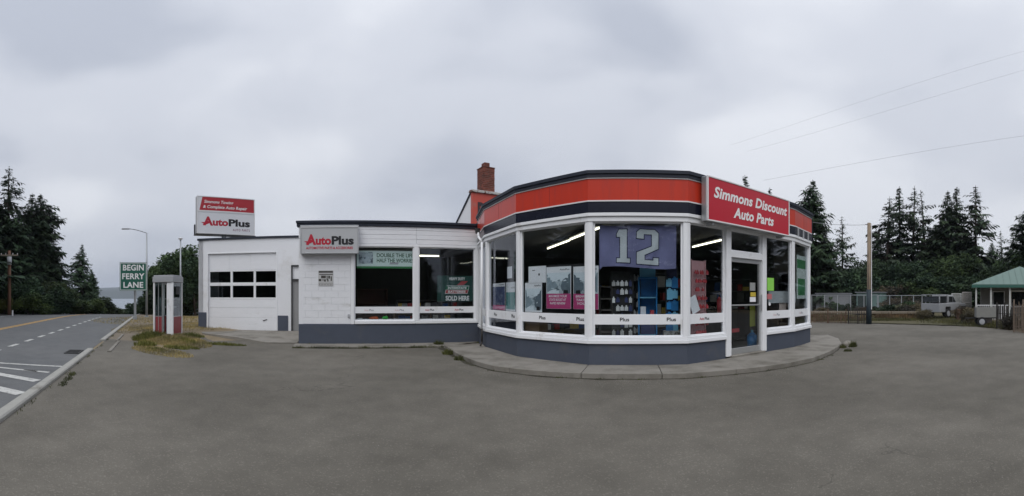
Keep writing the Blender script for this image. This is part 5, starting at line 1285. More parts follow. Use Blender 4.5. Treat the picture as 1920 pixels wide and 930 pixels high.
# pickup truck
def wheel(t, x, y, z, r, w, rimm):
    mb = MB(); mb.tube((x, y - w / 2, z), (x, y + w / 2, z), r, r, 20); o = mb.build('wheel', tyre, t, local=True, bev=.02)
    mb = MB(); sy = -1 if y < 0 else 1; mb.tube((x, y + sy * (w / 2 - .01), z), (x, y + sy * (w / 2 + .012), z), r * .62, r * .55, 16); m2 = mb.build('rim', rimm, t, local=True); m2.parent = o
p = at(1770, 30.5)
pk = thing('pickup_truck', 'old white pickup truck with an open rear rack parked on the grass', 'pickup truck', (p.x, p.y, 0), math.radians(-4))
def lp(name, m, prof, y0, y1, bev=.03, label=None, par=None):
    mb = MB(); n = len(prof); mb.add([(x, y0, z) for x, z in prof] + [(x, y1, z) for x, z in prof], [(i, (i + 1) % n, n + (i + 1) % n, n + i) for i in range(n)] + [tuple(range(n)), tuple(reversed(range(n, 2 * n)))])
    o = mb.build(name, m, pk, bev=bev, local=True)
    if par: o.parent = par
    return o
lp('body', vehicle_white, [(-1.6, .42), (-.95, .42), (-.9, .78), (-.3, .78), (-.25, .42), (.85, .42), (.9, .78), (1.48, .78), (1.52, .45), (1.66, .45), (1.68, .80), (1.60, .98), (.55, 1.06), (-1.6, 1.02)], -.82, .82)
cabp = [(-.55, 1.03), (.62, 1.04), (.22, 1.52), (.12, 1.60), (-.48, 1.62), (-.55, 1.55)]
lp('cab', vehicle_white, cabp, -.72, .72, .04)
gl_ = mat('vehicle_glass', (.015, .018, .02), .08, .2, 3, spec=.8)
for y0, y1 in ((-.735, -.722), (.722, .735)):
    lp('side_window', gl_, [(-.42, 1.12), (.02, 1.12), (.02, 1.50), (-.42, 1.50)], y0, y1, 0); lp('side_window', gl_, [(.07, 1.12), (.42, 1.12), (.12, 1.48), (.07, 1.50)], y0, y1, 0)
mb = MB(); mb.add([(.60, -.62, 1.08), (.60, .62, 1.08), (.26, .58, 1.50), (.26, -.58, 1.50)], [(0, 1, 2, 3)]); mb.add([(.61, -.62, 1.085), (.61, .62, 1.085), (.27, .58, 1.505), (.27, -.58, 1.505)], [(0, 1, 2, 3)]); mb.build('windshield', gl_, pk, local=True)
for x in (-.6, 1.2):
    for y in (-.74, .74): wheel(pk, x, y, .33, .33, .2, alum_d)
lp('bumper', alum_d, [(1.69, .42), (1.76, .42), (1.76, .56), (1.69, .56)], -.8, .8, .01)
for y in (-.62, .62):
    mb = MB(); mb.tube((1.665, y, .72), (1.70, y, .72), .09, .085, 14); mb.build('headlight', trim_m, pk, local=True)
rk = MB()
for x in (-1.55, -.65):
    for y in (-.75, .75): rk.box((x - .03, y - .03, 1.02), (x + .03, y + .03, 1.60))
rk.box((-1.6, -.78, 1.60), (-.6, .78, 1.65)); rk.build('rear_rack', vehicle_white, pk, local=True)
lp('bed_opening', gl_, [(-1.5, 1.12), (-.72, 1.12), (-.72, 1.5), (-1.5, 1.5)], -.70, .70, 0)
# white gate panels and the small trailer
def lattice(label, px0, px1, d, zt, m, n=9):
    a, b = at(px0, d), at(px1, d); w = Wall(a, b); t = thing('lattice_gate', label, 'gate', (a.x, a.y, 0))
    mb = MB()
    for s in (0, w.L - .06): w.box(mb, s, s + .06, 0, zt, -.03, .03)
    w.box(mb, .06, w.L - .06, zt - .07, zt, -.03, .03); w.box(mb, .06, w.L - .06, .1, .16, -.03, .03); w.box(mb, .06, w.L - .06, zt * .55, zt * .55 + .06, -.03, .03)
    mb.build('frame', m, t)
    for k in range(n):
        s = .06 + (w.L - .12) * (k + .5) / n; mb = MB(); w.box(mb, s - .02, s + .02, .165, zt - .075, -.012, .012); mb.build('slat', m, t)
    return t
lattice('white framed gate panel behind the pickup bonnet', 1784, 1803, 32.5, 1.75, mat('off_white_gate', (.42, .42, .40), .7, .2, 6))
lattice('second pale gate panel beside the cottage porch', 1804, 1822, 32, 1.85, mat('faded_gate', (.30, .28, .26), .8, .2, 6))
p = at(1843, 21.8); tr = thing('utility_trailer', 'small trailer with a pale box and spoked wheel by the cottage', 'trailer', (p.x, p.y, 0), -az(1843) + .15)
mb = MB()
for a, b in (((-.35, -.4, .45), (.62, -.37, .95)), ((-.35, .37, .45), (.62, .40, .95)), ((-.38, -.4, .45), (-.35, .4, .95)), ((.62, -.4, .45), (.65, .4, .95)), ((-.35, -.37, .45), (.62, .37, .48))): mb.box(a, b)
mb.build('box', mat('pale_box', (.22, .22, .205), .7, .15, 5), tr, local=True)
mb = MB(); mb.box((-.9, -.03, .38), (.7, .03, .44)); mb.build('drawbar', steel_d, tr, local=True)
for y in (-.46, .46): wheel(tr, -.12, y, .24, .24, .12, alum_d)

# cottage with a green hipped roof
cd = 26.0; cc_ = at(1912, cd + 3); cot = thing('cottage', 'small cottage with a green hipped metal roof and open porch', 'cottage', (cc_.x, cc_.y, 0), -az(1912) + .10)
hw = 3.05; ze, za_ = 2.24, 3.55
def cb(name, m, *bx, bev=0.0, label=None):
    mb = MB()
    for a, b in bx: mb.box(a, b)
    return mb.build(name, m, cot, bev=bev, local=True, label=label)
mb = MB(); o_ = hw + .15
mb.add([(-o_, -o_, ze), (o_, -o_, ze), (o_, o_, ze), (-o_, o_, ze), (0, 0, za_), (-o_, -o_, ze - .05), (o_, -o_, ze - .05), (o_, o_, ze - .05), (-o_, o_, ze - .05)],
       [(0, 1, 4), (1, 2, 4), (2, 3, 4), (3, 0, 4), (0, 1, 6, 5), (1, 2, 7, 6), (2, 3, 8, 7), (3, 0, 5, 8), (5, 6, 7, 8)])
rf = mb.build('roof', green_roof, cot, local=True)
for k in range(-7, 8):
    x = k * .42
    if abs(x) < o_ - .1:
        f = 1 - abs(x) / o_; mb = MB(); mb.tube((x, -o_ + .01, ze + .015), (x, -o_ + (o_) * f * .98, ze + (za_ - ze) * f * .98 + .015), .014, .014, 4); r_ = mb.build('seam', green_roof, cot, local=True); r_.parent = rf
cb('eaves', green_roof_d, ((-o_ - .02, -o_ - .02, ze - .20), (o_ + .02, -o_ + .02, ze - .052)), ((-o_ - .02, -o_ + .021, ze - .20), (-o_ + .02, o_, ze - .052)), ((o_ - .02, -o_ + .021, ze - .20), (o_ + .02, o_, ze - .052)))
for x in (-hw + .1, -hw + 1.0, -.9, .25, hw - .1): cb('post', mat('porch_white', (.55, .56, .54), .6), ((x - .05, -hw - .0, .1), (x + .05, -hw + .1, ze - .202)))
cb('deck', tan_wood, ((-hw, -hw, 0), (hw, hw, .09)))
wl = cb('wall', cottage_wall, ((-hw + .4, -1.2, .092), (hw, -1.1, ze - .06)), ((-hw + .4, -1.099, .092), (-hw + .5, hw, ze - .06)), ((hw - .1, -1.09, .092), (hw, hw, ze - .06)), ((-hw + .5, hw - .1, .092), (hw - .1, hw, ze - .06)))
cb('window', trim_m, ((-1.9, -1.24, .9), (-1.1, -1.21, 1.85)));  cb('pane', gl_, ((-1.84, -1.25, .96), (-1.16, -1.241, 1.79)))
cb('window', trim_m, ((-.75, -1.24, .8), (.95, -1.21, 1.9))); cb('pane', gl_, ((-.65, -1.25, .9), (.85, -1.241, 1.80)))
cb('door', mat('brown_door', (.08, .05, .04), .7), ((1.3, -1.25, .1), (2.1, -1.21, 1.95)))
mb = MB(); mb.box((-hw + .15, -hw + .02, .95), (-1.0, -hw + .07, 1.0)); mb.build('railing', trim_m, cot, local=True)
for k in range(14):
    x = -hw + .2 + k * .13; cb('baluster', trim_m, ((x - .015, -hw + .03, .1), (x + .015, -hw + .06, .948)))
# concrete lump with weeds at the end of the walk
o = lump('rubble_stone', 'pale broken concrete lump at the rounded end of the walkway', 'stone', (*gp(1588, 647), .03), (.16, .12, .10), concrete)

# ------------------------------------------------------------------ vegetation
def mesh_np(name, vs, fs, mats, mi=None, smooth=False):
    me = bpy.data.meshes.new(name); me.from_pydata(vs, [], fs)
    for m in mats: me.materials.append(m)
    if mi: me.polygons.foreach_set('material_index', mi)
    if smooth: me.polygons.foreach_set('use_smooth', [True] * len(me.polygons))
    me.update(); return me
def conifer(seed, H=15.0, R=3.0, dens=1.0, gap=.1, start=.12, lean=0.0, m=None, droop=.35, top_bare=0.0, irregular=.25, spray=1.0):
    """trunk mesh (with limbs) and crown mesh made of many small needle sprays"""
    r = random.Random(seed); tk = MB(); cv = []; cf = []
    def axis(z): u = z / H; return Vector((lean * H * .06 * u * u + .10 * math.sin(u * 5 + seed), .10 * math.cos(u * 4 + seed * 2), z))
    n = 9
    for i in range(n): 
        a, b = i / n * H, (i + 1) / n * H
        tk.tube(axis(a), axis(b), .24 * H / 15 * (1 - i / n) ** .9 + .02, .24 * H / 15 * (1 - (i + 1) / n) ** .9 + .02, 7, False)
    z = H * start; lobes = [(r.uniform(0, 2 * PI), r.uniform(0, 1), r.uniform(.15, .5)) for _ in range(5)]
    while z < H * .995:
        u = z / H; nb = max(3, int(r.uniform(3.6, 5.6) * dens))
        prof = (1 - u) ** .78 * min(1, (u - start * .4) / .22 + .25)
        for k in range(nb):
            if r.random() < gap: continue
            ph = r.uniform(0, 2 * PI); L = R * prof * r.uniform(1 - irregular * 1.4, 1 + irregular)
            for (la, lu, lw) in lobes:
                dphi = abs((ph - la + PI) % (2 * PI) - PI)
                if dphi < .7 and abs(u - lu) < .10: L *= 1 + lw
            if r.random() < .05: L *= 1.35
            L = max(L, .22)
            d = Vector((math.cos(ph), math.sin(ph), 0)); sd_ = Vector((-d.y, d.x, 0)); rise = r.uniform(-.05, .25) if u < .6 else r.uniform(.1, .5)
            base = axis(z); pts = []
            ns = max(3, int(L / .30))
            for i in range(ns + 1):
                t = i / ns; pts.append(base + d * (L * t) + Vector((0, 0, L * (rise * t - droop * t * t + .12 * t ** 4))))
            if L > .9: tk.tube(pts[0], pts[ns // 2], .035 + .012 * L, .02, 4, False); tk.tube(pts[ns // 2], pts[-1], .02, .008, 3, False)
            for i in range(1 if L > .8 else 0, ns + 1):
                t = i / ns
                if t < .18 and L > 1: continue
                c = pts[i]; w = (.20 + .34 * math.sin(min(1, t * 1.05) * PI * .8 + .25)) * min(1.1, .16 + L * .42) * spray
                for sgn in (-1, 1):
                    if r.random() < .10: continue
                    ang = r.uniform(.5, 1.05); l = w * r.uniform(.7, 1.3) * 1.25
                    dr = d * math.cos(ang) + sd_ * (sgn * math.sin(ang)) + Vector((0, 0, r.uniform(-.55, .12)))
                    up = Vector((0, 0, 1)).cross(dr); up = up.normalized() * (l * r.uniform(.16, .30))
                    hang = Vector((0, 0, -l * r.uniform(.10, .45)))
                    b0 = len(cv); cv += [tuple(c), tuple(c + dr * l * .5 + up + hang * .2), tuple(c + dr * l + hang), tuple(c + dr * l * .5 - up + hang * .4)]; cf.append((b0, b0 + 1, b0 + 2, b0 + 3))
                if r.random() < .75:   # hanging twig
                    l = w * r.uniform(.5, 1.1); x = sd_ * (l * r.uniform(.2, .35)); b0 = len(cv); q = c + Vector((r.uniform(-.08, .08), r.uniform(-.08, .08), 0))
                    cv += [tuple(q + x * .6), tuple(q - x * .6), tuple(q - x * .3 + Vector((0, 0, -l)) + d * .1), tuple(q + x * .4 + Vector((0, 0, -l * .8)) + d * .1)]; cf.append((b0, b0 + 1, b0 + 2, b0 + 3))
        z += (.22 + .24 * (1 - u)) * H / 15 * r.uniform(.7, 1.3) / max(.6, dens ** .5)
    # leader
    t0 = axis(H * .985)
    for k in range(12):
        a = r.uniform(0, 6.28); q = t0 + Vector((0, 0, r.uniform(-.5, .35))); l = .13; b0 = len(cv); dd_ = Vector((math.cos(a), math.sin(a), .4)) * l; x = Vector((-math.sin(a), math.cos(a), 0)) * .05
        cv += [tuple(q - x), tuple(q + x), tuple(q + dd_ + x * .3), tuple(q + dd_ - x * .3)]; cf.append((b0, b0 + 1, b0 + 2, b0 + 3))
    tm = mesh_np('trunk', tk.v, tk.f, [bark], None, True); cm = mesh_np('crown', cv, cf, [m or fir_m])
    return tm, cm
CON = {
 'dense': conifer(1, 15, 4.3, 1.7, .03, .05, 0, fir_m, .28, irregular=.24, spray=1.35),
 'dense2': conifer(12, 15, 3.9, 1.7, .04, .05, .4, fir_m, .34, irregular=.32, spray=1.35),
 'sparse': conifer(3, 15, 3.5, 1.25, .14, .18, .3, fir_m2, .36, irregular=.40, spray=1.3),
 'sparse2': conifer(4, 15, 3.2, 1.05, .22, .22, -.5, fir_m2, .26, irregular=.48, spray=1.2),
 'narrow': conifer(5, 15, 2.7, 1.5, .08, .12, .2, fir_m, .36, irregular=.32, spray=1.3),
 'ragged': conifer(6, 15, 3.4, 1.0, .26, .18, 1.0, fir_m2, .15, irregular=.60, spray=1.25),
}
def plant(name, meshes, label, cat, p, z, scale, rz=0.0, group=None, names=('trunk', 'crown')):
    t = thing(name, label, cat, (p.x, p.y, z), rz, group); 
    t.scale = scale
    for me, n in zip(meshes, names):
        o = bpy.data.objects.new(n, me); C.objects.link(o); o.parent = t
    return t
def fir(kind, label, px, ytop, d, wid=1.0, rz=None, group=None, zbase=None):
    p = at(px, d); g = G(p.x, p.y) - .2 if zbase is None else zbase; H = hz(ytop, d) - g; k = H / 15.0
    return plant('fir_tree', CON[kind], label, 'tree', p, g, (k * wid, k * wid, k), rnd.uniform(0, 6.28) if rz is None else rz, group)
GR = 'firs beyond the fence on the right'
fir('narrow', 'fir top poking up behind the red entrance sign', 1397, 331, 60, 1.0, group=GR)
fir('narrow', 'tiny fir tip at the right end of the red entrance sign', 1443, 354, 62, .8, group=GR)
fir('dense', 'tall dense dark fir standing close behind the glazed corner', 1523, 339, 44, 1.0, group=GR)
fir('dense2', 'shorter dark fir pressed against the tall fir behind the glazed corner', 1548, 430, 46, .9, group=GR)
fir('ragged', 'thin ragged fir with a crooked top between the shop and the wooden pole', 1581, 404, 50, 1.0, 1.2, group=GR)
fir('sparse', 'blunt topped fir just right of the wooden pole', 1664, 371, 55, 1.15, group=GR)
fir('narrow', 'pointed fir behind the blunt topped one by the wooden pole', 1684, 352, 57, 1.1, group=GR)
fir('sparse2', 'see-through fir with wispy top in the middle of the right row', 1714, 349, 56, 1.2, group=GR)
fir('ragged', 'open branched fir with a bent side branch in the middle of the right row', 1738, 358, 55, 1.05, 2.6, group=GR)
fir('dense2', 'full green fir at the left of the tallest group above the pickup', 1775, 360, 54, .95, group=GR)
fir('narrow', 'slender straight fir in the middle of the group above the pickup', 1793, 352, 55, 1.15, group=GR)
fir('sparse', 'tall layered fir with one long right branch above the cottage gate', 1829, 346, 53, 1.1, .7, group=GR)
fir('sparse2', 'small pale fir left of the cottage roof peak', 1879, 432, 62, 1.0, group=GR)
fir('sparse', 'small fir directly above the cottage roof peak', 1900, 424, 60, 1.0, group=GR)
fir('dense', 'fir cut off by the right edge of the photo', 1928, 388, 52, 1.0, group=GR)
fir('dense2', 'low dark fir behind the cottage roof', 1862, 455, 60, 1.3, group=GR)
fir('dense', 'low dark fir filling the gap above the pickup cab', 1755, 420, 60, 1.2, group=GR)
fir('dense2', 'low dark fir filling the foot of the trees beside the wooden pole', 1647, 440, 60, 1.1, group=GR)
fir('dense', 'low dark fir under the layered fir by the cottage', 1812, 430, 61, 1.3, group=GR)
GL = 'firs across the road on the left'
fir('sparse', 'tallest fir with a stepped top at the left edge of the photo', 16, 317, 48, 1.3, group=GL)
fir('dense', 'broad dark fir hard against the left edge of the photo', -14, 372, 46, 1.2, group=GL)
fir('dense', 'dense fir filling the space under the tallest left fir', 34, 395, 46, 1.15, group=GL)
fir('dense2', 'left one of the two dark spires right of the tallest fir', 56, 364, 49, 1.1, group=GL)
fir('dense', 'right one of the two dark spires, with a ragged right side', 76, 364, 50, 1.1, group=GL)
fir('sparse', 'pale fir at the right foot of the dark left cluster', 97, 440, 52, 1.0, group=GL)
fir('sparse2', 'smallest pale fir sloping down to the roadside bushes', 113, 485, 53, 1.1, group=GL)
fir('dense2', 'lone dark fir standing between the left cluster and the green sign', 152, 458, 62, .95, group=GL)
fir('dense', 'low fir behind the lone dark fir', 172, 505, 66, .9, group=GL)

# broadleaf trees and bushes
def leafy(seed, rx, rz_, n, size, m, lobes=9, hollow=.45, cz=0.0, stems=0, stem_h=1.0, branch=True):
    r = random.Random(seed); cv = []; cf = []
    L = []
    for k in range(lobes):
        a = r.uniform(0, 2 * PI); q = r.random() ** .5 * .66; L.append((Vector((math.cos(a) * q * rx, math.sin(a) * q * rx, cz + r.uniform(-.45, .62) * rz_)), r.uniform(.30, .52) * rx, r.uniform(.30, .50) * rz_))
    for i in range(n):
        c, ra, rb = L[r.randrange(lobes)]
        v = Vector((r.gauss(0, 1), r.gauss(0, 1), r.gauss(0, 1))).normalized(); q = hollow + (1 - hollow) * r.random() ** .6
        p = c + Vector((v.x * ra * q, v.y * ra * q, v.z * rb * q)) + Vector((r.gauss(0, .05), r.gauss(0, .05), r.gauss(0, .05))) * rx * .5
        if p.z < cz - rz_ * 1.0: continue
        a = Vector((r.gauss(0, 1), r.gauss(0, 1), r.gauss(0, .6))).normalized(); b = a.cross(Vector((r.gauss(0, 1), r.gauss(0, 1), r.gauss(0, 1)))).normalized()
        s_ = size * r.uniform(.6, 1.5); b0 = len(cv)
        cv += [tuple(p - a * s_), tuple(p + b * s_ * .5), tuple(p + a * s_), tuple(p - b * s_ * .5)]; cf.append((b0, b0 + 1, b0 + 2, b0 + 3))
    tk = MB()
    if stems:
        for k in range(stems):
            a = 2 * PI * k / stems + r.uniform(-.3, .3); f_ = Vector((math.cos(a) * .12, math.sin(a) * .12, 0)); m_ = Vector((math.cos(a) * rx * .2, math.sin(a) * rx * .2, cz - rz_ * .25))
            tk.tube(f_ * .5, m_, .13 * rx / 2.5, .08 * rx / 2.5, 7, False)
            for j in range(5):
                c, ra, rb = L[r.randrange(lobes)]; tk.tube(m_, c, .06 * rx / 2.5, .02, 5, False)
    else: 
        for j in range(7):
            c, ra, rb = L[r.randrange(lobes)]; tk.tube(Vector((r.uniform(-.1, .1), r.uniform(-.1, .1), cz - rz_)), c, .03, .01, 5, False)
    return mesh_np('trunk', tk.v, tk.f, [bark], None, True), mesh_np('crown', cv, cf, [m])
BUSH = {'a': leafy(21, 1.6, 1.3, 6500, .085, leaf_m, 10, .5, 1.15), 'b': leafy(22, 1.7, 1.1, 6000, .085, leaf_m, 12, .5, 1.0), 'y': leafy(23, 1.4, 1.2, 4500, .08, leaf_y, 8, .4, 1.1),
        'l': leafy(24, 1.6, 1.3, 5500, .085, leaf_l, 10, .45, 1.15), 'd': leafy(25, 1.8, 1.0, 4500, .07, brush_m, 12, .3, .9), 'f': leafy(28, 1.9, 1.5, 7500, .10, fir_m, 12, .5, 1.3)}
TREE = {'a': leafy(31, 3.1, 2.5, 17000, .115, leaf_m, 20, .35, 3.4, 3), 'b': leafy(32, 3.0, 2.8, 12000, .13, fir_m, 16, .35, 3.6, 2)}
def bush(kind, label, px, ytop, d, w, rz=None, group=None, name='bush', sink=0.0):
    p = at(px, d); g = G(p.x, p.y) - .1 - sink; h_ = hz(ytop, d) - g; base = {'a': 2.5, 'b': 2.1, 'y': 2.3, 'l': 2.5, 'd': 1.9, 'f': 2.8}[kind]
    return plant(name, BUSH[kind], label, 'bush', p, g, (w / 3.2, w / 3.2, h_ / base), rnd.uniform(0, 6) if rz is None else rz, group, ('stems', 'crown'))
GB = 'bushes along the far side of the road'
for kind, px, yt, d, w, lb_ in (
    ('y', 9, 556, 37, 2.6, 'pale yellow green bush at the foot of the brown utility pole'),
    ('a', -6, 520, 41, 5, 'dark bush under the firs at the left edge of the photo'), ('f', 40, 522, 40, 4.6, 'dark bush right of the brown utility pole'),
    ('l', 60, 548, 38, 3.6, 'mid green roadside bush in front of the dark one'), ('a', 78, 526, 41, 4.6, 'rounded dark green bush below the twin firs'),
    ('f', 100, 540, 40, 4.4, 'low dark bush below the pale slanting firs'), ('a', 122, 528, 44, 4.6, 'tall green bush left of the lone dark fir'),
    ('b', 135, 556, 42, 4.0, 'low green bush above the guard rail'), ('f', 152, 550, 46, 4.6, 'dark bush at the foot of the lone dark fir'),
    ('l', 168, 560, 45, 3.8, 'mid green bush right of the lone dark fir'), ('a', 184, 556, 52, 4.6, 'bush at the bend where the road drops away'),
    ('b', 199, 567, 56, 4.0, 'small rounded bush left of the view to the water'), ('a', 210, 580, 58, 3.0, 'lowest bush just left of the gleam of water'),
    ('b', 246, 575, 60, 4.0, 'dark bush under the green road sign'), ('f', 262, 562, 56, 4.6, 'dark bush right of the green sign post'), ('a', 234, 582, 64, 3.6, 'low bush below the left half of the green sign')):
    bush(kind, lb_, px, yt, d, w, group=GB)
def btree(kind, label, px, ytop, d, w, rz=0, group=None):
    p = at(px, d); g = G(p.x, p.y) - .2; h_ = hz(ytop, d) - g
    return plant('broadleaf_tree', TREE[kind], label, 'tree', p, g, (w / 6.6, w / 6.6, h_ / {'a': 6.1, 'b': 6.6}[kind]), rz, group)
btree('a', 'rounded broadleaf tree behind the phone booth and the mast', 333, 455, 36, 6.0, .4)
btree('b', 'darker broadleaf tree against the left corner of the garage', 366, 468, 35, 4.6, 2.0)
btree('a', 'loose broadleaf tree reaching left behind the phone booth', 300, 492, 39, 4.2, 3.2)
bush('f', 'dark bush behind the left side of the phone booth', 289, 545, 38, 3.4); bush('a', 'dark bush filling under the broadleaf trees by the garage', 350, 530, 36.5, 5.2); bush('f', 'dark bush behind the right side of the phone booth', 325, 535, 37, 4.2)
GU = 'dark undergrowth trees below the firs'
kk = 0
und = ['broad dark tree mass %s' % q for q in ('low behind the glazed corner', 'left of the ragged fir', 'under the ragged fir', 'left of the wooden pole', 'just behind the wooden pole', 'right of the wooden pole', 'under the blunt topped fir', 'under the see-through fir', 'left of the pickup', 'above the pickup rack', 'above the pickup cab', 'above the white gates', 'behind the left eave of the cottage', 'behind the cottage roof', 'at the right edge behind the cottage')]
for i, lb_ in enumerate(und):
    px = 1518 + i * 29.5
    t = btree('a' if i % 4 == 1 else 'b', lb_, px, (476, 500, 492, 488, 472, 476, 480, 474, 484, 470, 468, 474, 484, 470, 468)[i], 50 + (i % 3) * 2.5, 6.2 + (i % 2), i * 1.3, GU)
for i, (px, yt, d, w, kd, lb_) in enumerate(((1530, 500, 45, 4, 'f', 'dark bush at the foot of the tall dense fir'), (1562, 520, 44.5, 4, 'f', 'dark bush above the pale shed roof'), (1600, 515, 45, 4.5, 'f', 'dark bush above the teal box trailer'),
     (1640, 520, 45, 4.5, 'f', 'dark bush behind the wooden pole foot'), (1672, 534, 42, 4.5, 'd', 'brown scrub bush behind the dim fence by the pole'), (1700, 530, 42, 5, 'd', 'brown scrub bush in the middle of the dim fence'),
     (1728, 526, 42, 5, 'a', 'rounded olive bush left of the pickup'), (1750, 512, 43, 5.4, 'f', 'large dark rounded bush behind the pickup rack'), (1780, 520, 43, 5, 'f', 'dark bush behind the pickup cab'), (1808, 520, 43, 5, 'f', 'dark bush behind the white gates'),
     (1840, 520, 43, 5, 'f', 'dark bush seen through the cottage porch'), (1880, 520, 43, 5, 'f', 'dark bush behind the cottage wall'), (1920, 500, 43, 5, 'a', 'green bush behind the right side of the cottage'),
     (1685, 558, 38.5, 3.4, 'd', 'low brown scrub against the foot of the dim fence'), (1715, 562, 37.5, 3.0, 'd', 'lowest brown scrub left of the pickup'), (1568, 566, 38, 1.5, 'f', 'small dark shrub in front of the pale shed'), (1588, 570, 38, 1.3, 'f', 'small dark shrub beside the teal trailer'))):
    bush(kd, lb_, px, yt, d, w, group='bushes behind the right fences')
# tangled brush round the cottage front and the right hand pickets
for px, yt, d, w, lb_ in ((1822, 574, 24, 1.6, 'brown brush between the pickup and the small trailer'), (1905, 586, 19, 1.3, 'dark tangled brush behind the close pickets'), (1925, 582, 19, 1.3, 'dark tangled brush at the right edge of the lot')):
    bush('d', lb_, px, yt, d, w, group='dry brush by the cottage')
# firs across the road behind the camera: the shop glass mirrors them
for i in range(32):
    t_ = -99 + i * 4.2; p = kp(t_, 17 + (i % 3) * 2.5); k = rnd.uniform(.75, 1.15)
    plant('fir_tree', CON[('dense', 'dense2', 'narrow')[i % 3]], 'dark fir across the road, mirrored in the shop windows', 'tree', p, -.2, (k * 1.5, k * 1.5, k), i * 1.1, 'firs mirrored in the shop windows')
for i in range(27):
    t_ = -99 + i * 4.8; p = kp(t_, 15); plant('bush', BUSH['af'[i % 2]], 'dark bush across the road, mirrored in the shop windows', 'bush', p, -.1, (1.9, 1.9, 1.5), i * 1.7, 'bushes mirrored in the shop windows', ('stems', 'crown'))

for i in range(12):
    p = Vector((46 - .5 * i + (i % 2) * 4, 13 - i * 4.2)); k = rnd.uniform(.8, 1.15)
    plant('fir_tree', CON[('dense', 'narrow', 'dense2')[i % 3]], 'dark fir at the far side of the lot, mirrored in the door glass', 'tree', p, -.2, (k * 1.3, k * 1.3, k), i * 1.7, 'firs mirrored in the door glass')
    plant('bush', BUSH['fa'[i % 2]], 'dark bush at the far side of the lot, mirrored in the door glass', 'bush', p + Vector((-3, 1)), -.1, (1.8, 1.8, 1.6), i * 1.7, 'bushes mirrored in the door glass', ('stems', 'crown'))
# grass: blades on the booth island, weeds at the kerbs, rough turf on the right
def blades(name, regions, m, kind='stuff'):
    vs = []; fs = []; r = random.Random(len(regions) * 7 + len(name))
    for (cx_, cy_, rx, ry, n, h0, h1, ang) in regions:
        for i in range(n):
            a = r.uniform(0, 2 * PI); q = math.sqrt(r.random()); x0 = math.cos(a) * q * rx; y0 = math.sin(a) * q * ry
            x = cx_ + x0 * math.cos(ang) - y0 * math.sin(ang); y = cy_ + x0 * math.sin(ang) + y0 * math.cos(ang); z = G(x, y) + .01
            h_ = r.uniform(h0, h1) * (1.1 - q * .6); b = r.uniform(0, 6.28); w = .006 + h_ * .05; lx, ly = r.gauss(0, .35) * h_, r.gauss(0, .35) * h_
            k = len(vs); vs += [(x - math.cos(b) * w, y - math.sin(b) * w, z), (x + math.cos(b) * w, y + math.sin(b) * w, z), (x + lx, y + ly, z + h_)]; fs.append((k, k + 1, k + 2))
    me = mesh_np(name, vs, fs, [m]); o = bpy.data.objects.new(name, me); C.objects.link(o); o['kind'] = kind; return o
def reg(px, py, rx, ry, n, h0, h1, ang=0.0):
    p = gp(px, py, .15); return (p.x, p.y, rx, ry, n, h0, h1, ang)
blades('green_grass_tufts', [reg(278, 630, .45, .6, 1500, .12, .34), reg(272, 640, .4, .3, 500, .08, .25), reg(312, 634, .7, .2, 250, .06, .18, -.3), reg(345, 636, .8, .25, 600, .08, .2, -.3), reg(362, 630, .5, .2, 400, .08, .2), reg(420, 640, .7, .16, 900, .05, .13, .4),
        reg(330, 645, .5, .2, 500, .05, .14), reg(290, 648, .4, .2, 400, .05, .14), reg(355, 645, .4, .15, 400, .05, .12)], grass_g)
blades('dry_grass_tufts', [reg(318, 633, 2.2, .9, 9000, .04, .14, -.3), reg(340, 612, 3.5, 2.4, 7000, .04, .12, -.6), reg(300, 650, 1.4, .5, 2500, .03, .1, -.2), reg(262, 610, 1.2, 3.0, 3000, .03, .09, .7), reg(350, 596, 6, 6, 9000, .05, .16, -.6)], grass_d)
wd = []
for k in range(60):
    f = rnd.random(); a = wing.pt(wing.L * f, 0, .06).xy; b = o0.lerp(o1_, f); 
    q = b if rnd.random() < .8 else a; wd.append((q.x, q.y, .16, .05, rnd.randrange(20, 70), .03, .11, .38))
for k in range(46):
    i = rnd.randrange(0, 34); q = R[i] + Vector((rnd.uniform(-.04, .04), -.03)); wd.append((q.x, q.y, .14, .03, rnd.randrange(5, 40), .015, .055, rnd.uniform(-.4, .4)))
for (px, py, n, h_) in ((783, 633, 160, .30), (826, 636, 220, .36), (823, 646, 240, .25), (840, 662, 260, .22), (862, 672, 200, .16), (1599, 648, 260, .24), (1580, 650, 160, .15), (1590, 656, 160, .12), (905, 680, 160, .12)):
    q = gp(px, py, .05); wd.append((q.x, q.y, .14, .10, n, h_ * .4, h_, 0))
t = -2.0
while t < 25:
    q = kp(t, -.13 - rnd.random() * .04); wd.append((q.x, q.y, .28, .05, rnd.randrange(8, 45), .015, .06, 2.4)); t += rnd.uniform(.4, 1.6)
for (px, py) in ((128, 712), (118, 722), (135, 704)): q = gp(px, py); wd.append((q.x, q.y, .2, .08, 90, .02, .09, 2.4))
blades('weeds', wd, weed_m)
rg = []
for k in range(130):
    px = rnd.uniform(1518, 1918); d = rnd.uniform(0, 1) ** 1.5; yb = 603 if px < 1700 else 603 + (px - 1700) * .07; q = gp(px, yb - 1 - d * 12); rg.append((q.x, q.y, 1.3, .7, 110, .06, .22, -.9))
blades('rough_grass', rg, leafmat('turf_blades', (.075, .075, .032)))
tw = []
for k in range(40):
    px = rnd.uniform(1640, 1735); q = gp(px, rnd.uniform(588, 598)); tw.append((q.x, q.y, .5, .3, 40, .2, .6, 0))
for k in range(26):
    px = rnd.uniform(1525, 1625); q = gp(px, rnd.uniform(594, 603)); tw.append((q.x, q.y, .5, .2, 40, .12, .45, 0))
blades('dry_weeds', tw, leafmat('dead_stalks', (.12, .085, .05)))
